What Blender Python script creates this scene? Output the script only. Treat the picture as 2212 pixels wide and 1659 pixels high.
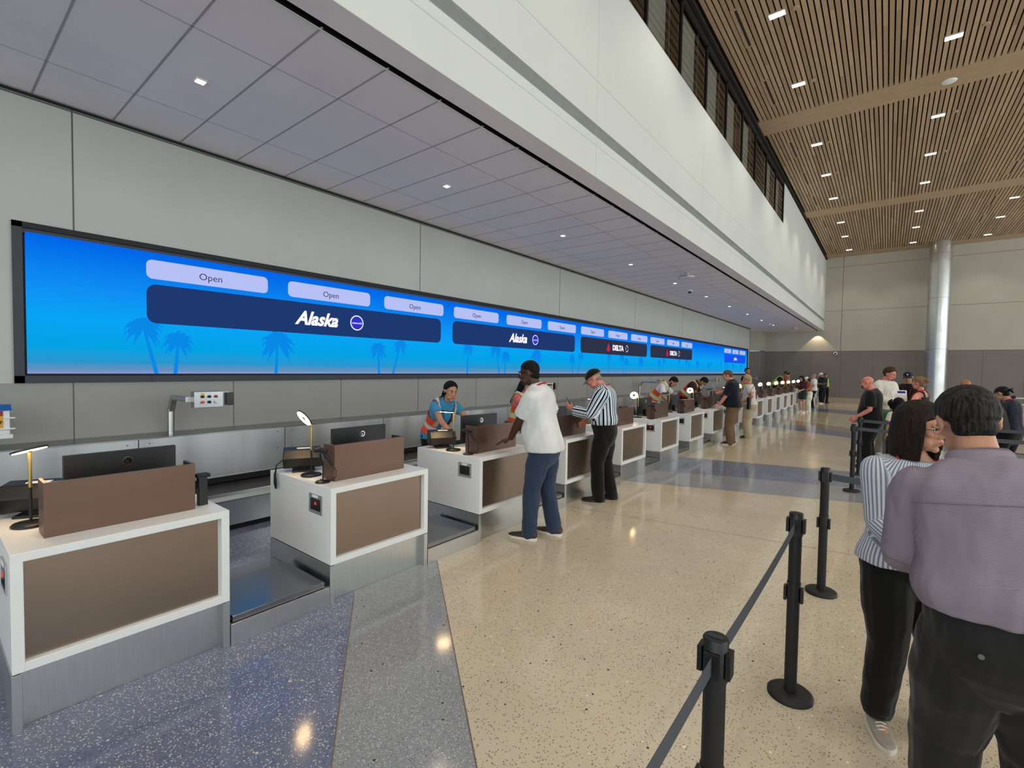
import bpy, math, random
import numpy as np
from mathutils import Vector, Matrix, noise
for o in list(bpy.data.objects): bpy.data.objects.remove(o)
S = bpy.context.scene
COL = S.collection
R = math.radians
W_PX, H_PX, F_PX, CAM_H = 2212, 1659, 1024.0, 1.68
# ------------------------------------------------------------------ camera
cam_d = bpy.data.cameras.new('camera')
cam_d.sensor_fit = 'HORIZONTAL'; cam_d.sensor_width = 36.0
cam_d.lens = F_PX / W_PX * 36.0
cam_d.clip_start = 0.05; cam_d.clip_end = 200
cam = bpy.data.objects.new('camera', cam_d); COL.objects.link(cam)
yaw, pitch, roll = R(38.326), R(-1.988), R(0.911)
fw = Vector((-math.sin(yaw)*math.cos(pitch), math.cos(yaw)*math.cos(pitch), math.sin(pitch)))
rt = Vector((math.cos(yaw), math.sin(yaw), 0)); up = rt.cross(fw)
rt2 = math.cos(roll)*rt + math.sin(roll)*up
up2 = -math.sin(roll)*rt + math.cos(roll)*up
m = Matrix((rt2, up2, -fw)).transposed().to_4x4(); m.translation = (0, 0, CAM_H)
cam.matrix_world = m
S.camera = cam
# ------------------------------------------------------------------ world, daylight, exposure
w = bpy.data.worlds.new('world'); S.world = w; w.use_nodes = True
bg = w.node_tree.nodes['Background']
bg.inputs[0].default_value = (0.86, 0.96, 0.99, 1); bg.inputs[1].default_value = 1.0
S.view_settings.view_transform = 'Standard'; S.view_settings.look = 'None'
S.view_settings.gamma = 1.0; S.view_settings.exposure = 0.0
S.view_settings.use_curve_mapping = False
def area(name, loc, rot, sx, sy, power, color):
    d = bpy.data.lights.new(name, 'AREA'); d.shape = 'RECTANGLE'; d.size = sx; d.size_y = sy
    d.energy = power; d.color = color
    o = bpy.data.objects.new(name, d); COL.objects.link(o); o.location = loc; o.rotation_euler = rot
    return o
# daylight falling in through the open glazed front of the hall, far to the right of the queue
area('facade_daylight', (13.6, 14.0, 4.2), (0, R(90), 0), 7.6, 38.0, 1500, (0.93, 0.98, 1.0))
# daylight from the glazed end of the hall behind the camera
area('entrance_daylight', (4.0, -8.8, 4.2), (R(90), 0, 0), 14.0, 7.4, 420, (0.95, 0.98, 1.0))
# ------------------------------------------------------------------ materials
MAT = {}
def lin(c):
    return tuple(((v/255)/12.92 if v/255 <= 0.04045 else ((v/255+0.055)/1.055)**2.4) for v in c[:3]) + (1,)
def nodes(name):
    mt = bpy.data.materials.new(name); mt.use_nodes = True
    nt = mt.node_tree; b = nt.nodes['Principled BSDF']
    return mt, nt, b
def N(nt, t, **kw):
    n = nt.nodes.new(t)
    for k, v in kw.items():
        if k.startswith('i_'): n.inputs[k[2:].replace('_', ' ')].default_value = v
        elif isinstance(k, str): setattr(n, k, v)
    return n
def L(nt, a, b): nt.links.new(a, b)
def coord(nt, kind='Object', scale=(1, 1, 1)):
    tc = N(nt, 'ShaderNodeTexCoord'); mp = N(nt, 'ShaderNodeMapping'); mp.inputs['Scale'].default_value = scale
    L(nt, tc.outputs[kind], mp.inputs[0]); return mp.outputs[0]
def bump(nt, b, h, strength=0.2, dist=0.01):
    n = N(nt, 'ShaderNodeBump'); n.inputs['Strength'].default_value = strength; n.inputs['Distance'].default_value = dist
    L(nt, h, n.inputs['Height']); L(nt, n.outputs[0], b.inputs['Normal'])
def ramp(nt, fac, stops, interp='LINEAR'):
    r = N(nt, 'ShaderNodeValToRGB'); cr = r.color_ramp; cr.interpolation = interp
    while len(cr.elements) < len(stops): cr.elements.new(0.5)
    for e, (p, c) in zip(cr.elements, stops): e.position = p; e.color = c
    L(nt, fac, r.inputs[0]); return r.outputs[0]
def mixc(nt, fac, a, b):
    n = N(nt, 'ShaderNodeMix', data_type='RGBA')
    if isinstance(fac, (int, float)): n.inputs[0].default_value = fac
    else: L(nt, fac, n.inputs[0])
    for i, v in ((6, a), (7, b)):
        if isinstance(v, tuple): n.inputs[i].default_value = v
        else: L(nt, v, n.inputs[i])
    return n.outputs[2]
def math_n(nt, op, a, b=None):
    n = N(nt, 'ShaderNodeMath', operation=op)
    for i, v in ((0, a), (1, b)):
        if v is None: continue
        if isinstance(v, (int, float)): n.inputs[i].default_value = v
        else: L(nt, v, n.inputs[i])
    return n.outputs[0]
def plain(name, rgb, rough=0.5, metal=0.0, var=0.06, vscale=6.0, bmp=0.0, bscale=60.0, spec=0.5, coat=0.0, sub=0.0):
    """painted / plastic / cloth surface with a little procedural variation"""
    if name in MAT: return MAT[name]
    mt, nt, b = nodes(name); c = lin(rgb)
    v = coord(nt)
    n = N(nt, 'ShaderNodeTexNoise'); n.inputs['Scale'].default_value = vscale; n.inputs['Detail'].default_value = 3; L(nt, v, n.inputs[0])
    lo = tuple(x*(1-var) for x in c[:3])+(1,); hi = tuple(min(1, x*(1+var)) for x in c[:3])+(1,)
    L(nt, ramp(nt, n.outputs[0], [(0.3, lo), (0.7, hi)]), b.inputs['Base Color'])
    b.inputs['Roughness'].default_value = rough; b.inputs['Metallic'].default_value = metal
    b.inputs['Specular IOR Level'].default_value = spec; b.inputs['Coat Weight'].default_value = coat
    if sub: b.inputs['Subsurface Weight'].default_value = sub; b.inputs['Subsurface Scale'].default_value = 0.01
    if bmp:
        n2 = N(nt, 'ShaderNodeTexNoise'); n2.inputs['Scale'].default_value = bscale; n2.inputs['Detail'].default_value = 4; L(nt, v, n2.inputs[0])
        bump(nt, b, n2.outputs[0], bmp, 0.01)
    MAT[name] = mt; return mt
def cloth(name, rgb, rough=0.85, var=0.12, fold=0.5, foldscale=7.0):
    """cloth: soft colour variation, stretched folds and a fine weave"""
    if name in MAT: return MAT[name]
    mt, nt, b = nodes(name); c = lin(rgb)
    v = coord(nt); v2 = coord(nt, scale=(1.0, 1.0, 0.35))
    n = N(nt, 'ShaderNodeTexNoise'); n.inputs['Scale'].default_value = 5; L(nt, v, n.inputs[0])
    lo = tuple(x*(1-var) for x in c[:3])+(1,); hi = tuple(min(1, x*(1+var)) for x in c[:3])+(1,)
    L(nt, ramp(nt, n.outputs[0], [(0.3, lo), (0.7, hi)]), b.inputs['Base Color'])
    b.inputs['Roughness'].default_value = rough; b.inputs['Specular IOR Level'].default_value = 0.25
    b.inputs['Sheen Weight'].default_value = 0.15
    f = N(nt, 'ShaderNodeTexNoise'); f.inputs['Scale'].default_value = foldscale; f.inputs['Detail'].default_value = 2.5
    f.inputs['Distortion'].default_value = 0.6; L(nt, v2, f.inputs[0])
    bump(nt, b, f.outputs[0], fold, 0.05)
    MAT[name] = mt; return mt
def emis(name, rgb, strength=1.0):
    if name in MAT: return MAT[name]
    mt = bpy.data.materials.new(name); mt.use_nodes = True; nt = mt.node_tree
    nt.nodes.remove(nt.nodes['Principled BSDF']); e = N(nt, 'ShaderNodeEmission')
    e.inputs[0].default_value = lin(rgb); e.inputs[1].default_value = strength
    L(nt, e.outputs[0], nt.nodes['Material Output'].inputs[0]); MAT[name] = mt; return mt
def steel(name, rgb=(178, 180, 180), rough=0.32, stretch=(3, 3, 90), var=0.10, metal=1.0, warp=0.02):
    if name in MAT: return MAT[name]
    mt, nt, b = nodes(name); c = lin(rgb)
    v = coord(nt, scale=stretch)
    n = N(nt, 'ShaderNodeTexNoise'); n.inputs['Scale'].default_value = 6; n.inputs['Detail'].default_value = 3; L(nt, v, n.inputs[0])
    lo = tuple(x*(1-var) for x in c[:3])+(1,); hi = tuple(min(1, x*(1+var)) for x in c[:3])+(1,)
    L(nt, ramp(nt, n.outputs[0], [(0.3, lo), (0.7, hi)]), b.inputs['Base Color'])
    b.inputs['Metallic'].default_value = metal
    v2 = coord(nt); n2 = N(nt, 'ShaderNodeTexNoise'); n2.inputs['Scale'].default_value = 1.6; n2.inputs['Detail'].default_value = 2; L(nt, v2, n2.inputs[0])
    rr = ramp(nt, n2.outputs[0], [(0.3, (rough*0.8,)*3+(1,)), (0.7, (rough*1.25,)*3+(1,))]); L(nt, rr, b.inputs['Roughness'])
    bump(nt, b, n2.outputs[0], warp, 0.03)
    MAT[name] = mt; return mt
def terrazzo(name, base, chips, scale=110.0, gloss=0.13, dense=0.35, big=None):
    """polished terrazzo: voronoi chips of several colours in a cement matrix"""
    mt, nt, b = nodes(name); v = coord(nt)
    vo = N(nt, 'ShaderNodeTexVoronoi'); vo.inputs['Scale'].default_value = scale; L(nt, v, vo.inputs['Vector'])
    sep = N(nt, 'ShaderNodeSeparateColor'); L(nt, vo.outputs['Color'], sep.inputs[0])
    stops = [(0.0, lin(base))]; p = 1-dense; step = dense/len(chips)
    for i, c in enumerate(chips): stops.append((p+i*step, lin(c)))
    chip = ramp(nt, sep.outputs[0], stops, 'CONSTANT')
    # matrix tone drifts slowly from pour to pour
    n = N(nt, 'ShaderNodeTexNoise'); n.inputs['Scale'].default_value = 1.2; n.inputs['Detail'].default_value = 5; L(nt, v, n.inputs[0])
    tone = ramp(nt, n.outputs[0], [(0.3, (0.9, 0.9, 0.9, 1)), (0.7, (1.06, 1.06, 1.06, 1))])
    mx = N(nt, 'ShaderNodeMix', data_type='RGBA', blend_type='MULTIPLY'); mx.inputs[0].default_value = 1.0
    # soften the chip edges by distance
    fac = math_n(nt, 'LESS_THAN', vo.outputs['Distance'], 0.42)
    col = mixc(nt, fac, lin(base), chip)
    if big:
        vb = N(nt, 'ShaderNodeTexVoronoi'); vb.inputs['Scale'].default_value = 26.0; L(nt, v, vb.inputs['Vector'])
        sb = N(nt, 'ShaderNodeSeparateColor'); L(nt, vb.outputs['Color'], sb.inputs[0])
        near = math_n(nt, 'LESS_THAN', vb.outputs['Distance'], 0.17)
        for lo, c in big:
            sel = math_n(nt, 'GREATER_THAN', sb.outputs[lo[0]], lo[1])
            col = mixc(nt, math_n(nt, 'MULTIPLY', near, sel), col, lin(c))
    L(nt, col, mx.inputs[6]); L(nt, tone, mx.inputs[7]); L(nt, mx.outputs[2], b.inputs['Base Color'])
    b.inputs['Roughness'].default_value = gloss; b.inputs['Specular IOR Level'].default_value = 0.5
    MAT[name] = mt; return mt
terrazzo('terrazzo_cream', (202, 190, 166), [(152, 138, 116), (194, 186, 170), (124, 110, 92), (206, 200, 188)], 120, 0.10, 0.42,
         [((0, 0.93), (236, 230, 214)), ((1, 0.93), (70, 58, 46))])
terrazzo('terrazzo_blue', (106, 116, 142), [(78, 88, 116), (178, 180, 190), (126, 138, 164), (212, 208, 202), (92, 104, 136)], 120, 0.11, 0.7,
         [((0, 0.93), (214, 206, 190))])
terrazzo('terrazzo_grey', (142, 147, 152), [(106, 112, 120), (174, 178, 182), (124, 130, 140), (196, 196, 194)], 130, 0.11, 0.6,
         [((1, 0.94), (60, 52, 46))])
terrazzo('terrazzo_tan', (158, 145, 126), [(140, 126, 104), (182, 172, 152), (120, 104, 84)], 120, 0.10, 0.4)
plain('joint_strip', (112, 96, 84), 0.4)
plain('wall_light', (188, 190, 184), 0.6, var=0.03, vscale=1.2)
plain('wall_grey', (152, 152, 147), 0.55, var=0.03, vscale=1.5)
plain('wall_far_light', (178, 174, 162), 0.6, var=0.03, vscale=1.2)
plain('wall_far_dark', (122, 117, 112), 0.6, var=0.04, vscale=1.4)
plain('seam_dark', (96, 96, 94), 0.7)
plain('bulkhead_white', (215, 219, 215), 0.55, var=0.02, vscale=1.0)
plain('bulkhead_channel', (140, 144, 142), 0.5)
plain('bulkhead_seam', (188, 192, 189), 0.6)
plain('soffit_tile', (240, 234, 238), 0.8, var=0.03, vscale=1.0, bmp=0.05, bscale=300)
plain('soffit_joint', (168, 164, 170), 0.8)
plain('black_gap', (8, 8, 9), 0.6)
plain('black_plastic', (11, 11, 12), 0.42, bmp=0.02, bscale=200)
plain('black_matte', (14, 14, 15), 0.6)
plain('black_gloss', (12, 12, 14), 0.18)
plain('dark_frame', (50, 54, 60), 0.45, metal=0.3)
plain('solid_surface', (232, 234, 232), 0.28, var=0.015)
plain('base_limestone', (166, 152, 130), 0.35, var=0.06)
plain('paper', (238, 236, 230), 0.7)
plain('rubber_belt', (40, 40, 42), 0.55, bmp=0.05, bscale=150)
plain('brass', (196, 168, 96), 0.3, metal=0.9)
plain('tape_grey', (70, 74, 82), 0.75)
plain('glass_black', (10, 12, 14), 0.06)
steel('steel', (176, 178, 178), 0.30, (90, 90, 3))
steel('steel_base', (206, 207, 204), 0.30, (40, 40, 1.5), 0.06)
steel('steel_guard', (204, 207, 207), 0.40, (1, 0.5, 0.05), 0.16, 1.0, 0.25)
steel('steel_plate', (150, 150, 154), 0.24, (40, 2, 40))
steel('bronze', (116, 92, 80), 0.38, (2, 2, 60), 0.03, 0.88)
steel('bronze_panel', (140, 122, 106), 0.27, (2, 2, 40), 0.02, 0.8)
steel('chrome', (220, 220, 220), 0.14, (2, 2, 2), 0.03)
steel('column_metal', (196, 198, 196), 0.30, (2, 2, 2), 0.03, 0.9)
emis('lamp_warm', (255, 214, 160), 34.0)
emis('downlight', (255, 236, 206), 9.0)
emis('led_red', (255, 40, 46), 1.6)
emis('screen_dim', (40, 44, 60), 0.6)
def wood():
    mt, nt, b = nodes('wood_slat'); v = coord(nt)
    sp = N(nt, 'ShaderNodeSeparateXYZ'); L(nt, v, sp.inputs[0])
    sid = math_n(nt, 'FLOOR', math_n(nt, 'DIVIDE', sp.outputs[0], 0.0935))
    seg = math_n(nt, 'FLOOR', math_n(nt, 'DIVIDE', math_n(nt, 'ADD', sp.outputs[1], math_n(nt, 'MULTIPLY', sid, 1.37)), 2.4))
    wn = N(nt, 'ShaderNodeTexWhiteNoise', noise_dimensions='2D'); cb = N(nt, 'ShaderNodeCombineXYZ')
    L(nt, sid, cb.inputs[0]); L(nt, seg, cb.inputs[1]); L(nt, cb.outputs[0], wn.inputs['Vector'])
    c1 = ramp(nt, wn.outputs[0], [(0.0, lin((162, 136, 108))), (0.5, lin((178, 152, 122))), (1.0, lin((192, 166, 136)))])
    gv = coord(nt, scale=(60, 2, 60)); g = N(nt, 'ShaderNodeTexNoise'); g.inputs['Scale'].default_value = 3; g.inputs['Detail'].default_value = 4; L(nt, gv, g.inputs[0])
    gr = ramp(nt, g.outputs[0], [(0.3, (0.84, 0.84, 0.84, 1)), (0.7, (1.08, 1.08, 1.08, 1))])
    mx = N(nt, 'ShaderNodeMix', data_type='RGBA', blend_type='MULTIPLY'); mx.inputs[0].default_value = 1.0
    L(nt, c1, mx.inputs[6]); L(nt, gr, mx.inputs[7]); L(nt, mx.outputs[2], b.inputs['Base Color'])
    b.inputs['Roughness'].default_value = 0.55; MAT['wood_slat'] = mt
    mt, nt, b = nodes('wood_board'); gv = coord(nt, scale=(1.2, 30, 30)); g = N(nt, 'ShaderNodeTexNoise'); g.inputs['Scale'].default_value = 2.5; g.inputs['Detail'].default_value = 5; L(nt, gv, g.inputs[0])
    L(nt, ramp(nt, g.outputs[0], [(0.3, lin((162, 136, 108))), (0.7, lin((190, 164, 134)))]), b.inputs['Base Color'])
    b.inputs['Roughness'].default_value = 0.55; MAT['wood_board'] = mt
wood()
plain('slat_gap', (30, 22, 16), 0.9)
def led_mat():
    """the sunset-to-ocean gradient the LED wall itself displays"""
    mt = bpy.data.materials.new('led_picture'); mt.use_nodes = True; nt = mt.node_tree
    nt.nodes.remove(nt.nodes['Principled BSDF']); e = N(nt, 'ShaderNodeEmission')
    sp = N(nt, 'ShaderNodeSeparateXYZ'); tc = N(nt, 'ShaderNodeTexCoord'); L(nt, tc.outputs['Object'], sp.inputs[0])
    f = math_n(nt, 'DIVIDE', math_n(nt, 'SUBTRACT', sp.outputs[2], 1.555), 1.265)
    c = ramp(nt, f, [(0.0, lin((132, 150, 196))), (0.035, lin((96, 140, 186))), (0.09, lin((40, 146, 200))), (0.2, lin((4, 158, 222))),
                     (0.42, lin((8, 160, 240))), (0.65, lin((14, 138, 238))), (1.0, lin((0, 98, 226)))])
    L(nt, c, e.inputs[0]); e.inputs[1].default_value = 1.05
    L(nt, e.outputs[0], nt.nodes['Material Output'].inputs[0]); MAT['led_picture'] = mt
led_mat()
emis('led_palm', (10, 136, 232), 1.0)
emis('led_lilac', (182, 192, 245), 1.0)
emis('led_navy', (30, 56, 112), 1.0)
emis('led_charcoal', (44, 50, 72), 1.0)
emis('led_royal', (24, 84, 236), 1.0)
emis('led_white', (246, 240, 255), 1.15)
emis('led_text', (66, 62, 92), 1.0)
emis('led_delta_red', (226, 36, 66), 1.0)
emis('led_circle', (46, 52, 200), 1.0)
# ------------------------------------------------------------------ mesh helpers
class MB:
    def __init__(s): s.v = []; s.f = []; s.m = []; s.sm = []
    def add(s, vs, fs, mi=0, smooth=False):
        o = len(s.v); s.v += [tuple(v) for v in vs]
        for f in fs: s.f.append([i+o for i in f]); s.m.append(mi); s.sm.append(smooth)
        return s
    def box(s, x0, x1, y0, y1, z0, z1, mi=0):
        if x0 > x1: x0, x1 = x1, x0
        if y0 > y1: y0, y1 = y1, y0
        if z0 > z1: z0, z1 = z1, z0
        v = [(x, y, z) for z in (z0, z1) for y in (y0, y1) for x in (x0, x1)]
        return s.add(v, [(0, 2, 3, 1), (4, 5, 7, 6), (0, 1, 5, 4), (2, 6, 7, 3), (0, 4, 6, 2), (1, 3, 7, 5)], mi)
    def tube(s, path, rad, n=12, mi=0, cap=True, flat=1.0, hint=None):
        """tube of round or flattened rings along a path; rad is one radius or one per point"""
        P = [Vector(p) for p in path]; k = len(P)
        if not isinstance(rad, (list, tuple)): rad = [rad]*k
        ref = Vector(hint) if hint else None; rings = []; pa = None
        for i in range(k):
            t = (P[min(i+1, k-1)]-P[max(i-1, 0)]).normalized()
            if pa is None:
                h = ref or (Vector((0, 0, 1)) if abs(t.z) < 0.9 else Vector((1, 0, 0)))
                a = (h - t*h.dot(t)).normalized()
            else: a = (pa - t*pa.dot(t)).normalized()
            pa = a; b = t.cross(a)
            rings.append([P[i]+a*math.cos(2*math.pi*j/n)*rad[i]*flat+b*math.sin(2*math.pi*j/n)*rad[i] for j in range(n)])
        vs = [p for r in rings for p in r]
        fs = [(i*n+j, i*n+(j+1) % n, (i+1)*n+(j+1) % n, (i+1)*n+j) for i in range(k-1) for j in range(n)]
        s.add(vs, fs, mi, True)
        if cap: s.add(rings[0], [tuple(range(n-1, -1, -1))], mi); s.add(rings[-1], [tuple(range(n))], mi)
        return s
    def cyl(s, p0, p1, r0, r1=None, n=16, mi=0): return s.tube([p0, p1], [r0, r0 if r1 is None else r1], n, mi)
    def lathe(s, prof, c=(0, 0, 0), n=24, mi=0, axis='z'):
        vs = []; k = len(prof)
        for r, h in prof:
            for j in range(n):
                a = 2*math.pi*j/n; x, y = r*math.cos(a), r*math.sin(a)
                vs.append((c[0]+x, c[1]+y, c[2]+h) if axis == 'z' else ((c[0]+h, c[1]+x, c[2]+y) if axis == 'x' else (c[0]+x, c[1]+h, c[2]+y)))
        fs = [(i*n+j, i*n+(j+1) % n, (i+1)*n+(j+1) % n, (i+1)*n+j) for i in range(k-1) for j in range(n)]
        s.add(vs, fs, mi, True); s.add(vs[:n], [tuple(range(n-1, -1, -1))], mi); s.add(vs[-n:], [tuple(range(n))], mi)
        return s
    def ell(s, c, r, rot=None, n=16, mi=0):
        vs = []; fs = []; m_ = n//2; Mx = rot or Matrix.Identity(3); c = Vector(c)
        for i in range(1, m_):
            t = math.pi*i/m_
            for j in range(n):
                a = 2*math.pi*j/n
                vs.append(c+Mx@Vector((r[0]*math.sin(t)*math.cos(a), r[1]*math.sin(t)*math.sin(a), r[2]*math.cos(t))))
        vs.append(c+Mx@Vector((0, 0, r[2]))); vs.append(c+Mx@Vector((0, 0, -r[2]))); T, B = len(vs)-2, len(vs)-1
        for i in range(m_-2):
            for j in range(n): fs.append((i*n+j, (i+1)*n+j, (i+1)*n+(j+1) % n, i*n+(j+1) % n))
        for j in range(n): fs.append((T, j, (j+1) % n)); fs.append((B, (m_-2)*n+(j+1) % n, (m_-2)*n+j))
        return s.add(vs, fs, mi, True)
    def poly(s, pts, ext=None, mi=0):
        """planar polygon, optionally extruded by vector ext"""
        n = len(pts)
        if ext is None: return s.add(pts, [tuple(range(n))], mi)
        e = Vector(ext); q = [Vector(p)+e for p in pts]
        s.add(list(pts)+q, [tuple(range(n-1, -1, -1)), tuple(range(n, 2*n))]+[(i, (i+1) % n, n+(i+1) % n, n+i) for i in range(n)], mi)
        return s
    def rings(s, rs, mi=0):
        n = len(rs[0]); k = len(rs); vs = [p for r in rs for p in r]
        s.add(vs, [(i*n+j, i*n+(j+1) % n, (i+1)*n+(j+1) % n, (i+1)*n+j) for i in range(k-1) for j in range(n)], mi, True)
        s.add(rs[0], [tuple(range(n-1, -1, -1))], mi, True); s.add(rs[-1], [tuple(range(n))], mi, True)
        return s
    def build(s, name, mats, parent=None, bevel=0.0, seg=1, local=True):
        me = bpy.data.meshes.new(name); v = s.v
        me.from_pydata([tuple(p) for p in v], [], s.f)
        if not isinstance(mats, (list, tuple)): mats = [mats]
        for mt in mats: me.materials.append(MAT[mt] if isinstance(mt, str) else mt)
        me.polygons.foreach_set('material_index', s.m); me.polygons.foreach_set('use_smooth', s.sm); me.update()
        o = bpy.data.objects.new(name, me); COL.objects.link(o)
        if parent is not None: o.parent = parent
        if bevel:
            b = o.modifiers.new('bevel', 'BEVEL'); b.width = bevel; b.segments = seg; b.limit_method = 'ANGLE'; b.angle_limit = R(40)
        return o
def thing(name, label, cat, loc=(0, 0, 0), rz=0.0, group=None):
    o = bpy.data.objects.new(name, None); COL.objects.link(o); o.location = loc; o.rotation_euler = (0, 0, rz)
    o.empty_display_size = 0.1
    return tag(o, label, cat, group)
def tag(o, label=None, cat=None, group=None, kind=None):
    if label: o['label'] = label
    if cat: o['category'] = cat
    if group: o['group'] = group
    if kind: o['kind'] = kind
    return o
KIDS = {}
def copy_tree(o, parent=None, skip=()):
    c = o.copy(); COL.objects.link(c)
    if parent is not None: c.parent = parent
    for ch in [x for x in bpy.data.objects if x.parent == o]:
        if ch.name.split('.')[0] not in skip: copy_tree(ch, c, skip)
    return c
def dup(o, loc, rz, label, group=None, skip=()):
    c = copy_tree(o, None, skip); c.location = loc; c.rotation_euler = (0, 0, rz); c['label'] = label
    if group: c['group'] = group
    return c
def text(body, size, loc, mat, parent=None, name='lettering', facing='x', ext=0.0008, shear=0.0, bold=0.0, sx=1.0, align='CENTER'):
    cu = bpy.data.curves.new(name, 'FONT'); cu.body = body; cu.size = size; cu.extrude = ext; cu.align_x = align; cu.align_y = 'CENTER'
    cu.shear = shear; cu.offset = bold; cu.resolution_u = 3
    t = bpy.data.objects.new(name, cu); COL.objects.link(t)
    dg = bpy.context.evaluated_depsgraph_get(); me = bpy.data.meshes.new_from_object(t.evaluated_get(dg))
    bpy.data.objects.remove(t); me.materials.clear(); me.materials.append(MAT[mat])
    B = {'x': Matrix(((0, 0, 1), (1, 0, 0), (0, 1, 0))), '-y': Matrix(((1, 0, 0), (0, 0, -1), (0, 1, 0))), 'z': Matrix.Identity(3)}[facing]
    for v in me.vertices: v.co = B @ Vector((v.co.x*sx, v.co.y, v.co.z)) + Vector(loc)
    o = bpy.data.objects.new(name, me); COL.objects.link(o)
    if parent is not None: o.parent = parent
    return o
ORD = ['first', 'second', 'third', 'fourth', 'fifth', 'sixth', 'seventh', 'eighth', 'ninth', 'tenth', 'eleventh', 'twelfth', 'thirteenth', 'fourteenth', 'fifteenth', 'sixteenth', 'seventeenth', 'eighteenth', 'nineteenth', 'twentieth', 'twenty-first']
# ================================================================== SETTING
XW, XF, XB, ZS, ZC, YF = -6.09, -3.0, -2.92, 4.06, 8.13, 32.3
Y0, Y1, XR = -9.0, YF, 14.0
def structure(o): o['kind'] = 'structure'; return o
# floor: cream terrazzo with blue and grey bands running across it at an angle
fl = MB()
def ln(p, q): sl = (q[1]-p[1])/(q[0]-p[0]); return lambda x: p[1]+sl*(x-p[0])
LN = [(None, 1), (ln((-3.0, 1.975), (-1.762, 1.053)), 2), (ln((-2.954, 2.75), (-1.293, 1.439)), 0),
      (ln((-2.89, 6.69), (-0.5, 7.49)), 2), (ln((-2.92, 7.73), (-0.57, 8.47)), 1), (ln((-2.94, 9.23), (-0.67, 9.8)), 0),
      (ln((-2.95, 16.3), (-0.66, 14.94)), 1), (ln((-2.9, 17.58), (-0.72, 16.33)), 3), (ln((-2.46, 19.02), (-0.78, 17.48)), 0),
      (ln((-2.69, 24.32), (-1.06, 23.39)), 1), (ln((-2.92, 26.39), (-1.18, 25.85)), 0)]
XS = [XW-1.2, -3.0, 0.0, 3.0]
def yat(f, x): return Y0 if f is None else max(Y0, min(Y1, f(x)))
for i, (f, mi) in enumerate(LN):
    g = LN[i+1][0] if i+1 < len(LN) else (lambda x: Y1)
    for a, b in zip(XS[:-1], XS[1:]):
        fl.add([(a, yat(f, a), 0), (b, yat(f, b), 0), (b, yat(g, b), 0), (a, yat(g, a), 0)], [(0, 1, 2, 3)], mi)
    if f:   # thin divider strip
        x0, x1 = (-3.0, 3.0); n = 0.0045
        fl.add([(x0, f(x0)-n, 0.0006), (x1, f(x1)-n, 0.0006), (x1, f(x1)+n, 0.0006), (x0, f(x0)+n, 0.0006)], [(0, 1, 2, 3)], 4)
fl.add([(3, Y0, 0), (XR, Y0, 0), (XR, Y1, 0), (3, Y1, 0)], [(0, 1, 2, 3)], 0)
f = ln((-1.9, 5.1), (-0.3, 5.35)); fl.add([(-3, f(-3)-.003, .0005), (3, f(3)-.003, .0005), (3, f(3)+.003, .0005), (-3, f(-3)+.003, .0005)], [(0, 1, 2, 3)], 4)
structure(fl.build('floor', ['terrazzo_cream', 'terrazzo_blue', 'terrazzo_grey', 'terrazzo_tan', 'joint_strip']))
# screen wall (left), with panel seams
b = MB(); YE = 29.0
b.box(XW-0.25, XW, Y0, YE, 2.91, ZS, 0); b.box(XW-0.25, XW, Y0, YE, 0, 1.47, 1)
b.box(XW-0.25, XW, Y0, 0.56, 1.47, 2.91, 0); b.box(XW-0.25, XW, 28.72, YE, 1.47, 2.91, 0); b.box(XW-0.25, XW-0.1, 0.5, 28.8, 1.4, 3.0, 2)
y = 0.97-4.243*2
while y < YE:
    b.box(XW-0.002, XW+0.0015, y-0.006, y+0.006, 2.91, ZS, 2); y += 4.243
y = 0.95-1.415*7
while y < YE:
    b.box(XW-0.002, XW+0.0015, y-0.005, y+0.005, 0.85, 1.47, 2); y += 1.415
b.box(XW-0.002, XW+0.004, Y0, YE, ZS-0.05, ZS-0.035, 2)
b.box(XW-0.26, XW+0.02, YE, YE+0.05, 0, ZS, 3)
structure(b.build('wall_left', ['wall_light', 'wall_grey', 'seam_dark', 'steel']))
b = MB(); b.box(XW+0.002, XW+0.02, Y0, YE, ZS-0.03, ZS-0.001, 0); b.box(XW+0.004, XW+0.03, Y0, YE, ZS-0.012, ZS-0.002, 1)
structure(b.build('trim_1', ['black_gap', 'steel']))
# recess, pier and far wall
b = MB(); b.box(XW-1.25, XW-1.0, YE, YF, 0, ZS, 0)
structure(b.build('wall_recess', ['wall_far_light']))
b = MB(); b.box(XW-1.2, -5.89, 30.9, YF, 2.93, ZS, 0); b.box(XW-1.2, -5.89, 30.9, YF, 0.0, 2.86, 1); b.box(XW-1.2, -5.9, 30.91, YF, 2.86, 2.93, 2)
b.box(-5.91, -5.88, 30.885, 30.93, 0, 2.86, 3)
structure(b.build('wall_pier', ['wall_far_light', 'wall_far_dark', 'steel', 'chrome']))
b = MB(); b.box(XW-1.2, XR, YF, YF+0.3, 2.9, ZC+0.3, 0); b.box(XW-1.2, XR, YF, YF+0.3, 0.28, 2.88, 1); b.box(XW-1.2, XR, YF+0.02, YF+0.3, 2.88, 2.9, 2)
for z in (5.15, 7.58): b.box(XB, XR, YF-0.003, YF, z-0.008, z+0.008, 2)
for x in (-2.1, 8.0, 12.6): b.box(x-0.01, x+0.01, YF-0.003, YF, 2.9, ZC, 2)
x = -4.9
while x < XR: b.box(x-0.008, x+0.008, YF-0.003, YF, 0.28, 2.88, 2); x += 1.42
structure(b.build('wall_far', ['wall_far_light', 'wall_far_dark', 'seam_dark']))
b = MB(); b.box(-5.89, XR, YF-0.02, YF, 0, 0.28, 0)
for i in range(14): b.box(-5.2+i*1.42, -5.19+i*1.42, YF-0.023, YF-0.02, 0, 0.28, 1)
structure(b.build('baseboard_far', ['base_limestone', 'seam_dark']))
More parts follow.
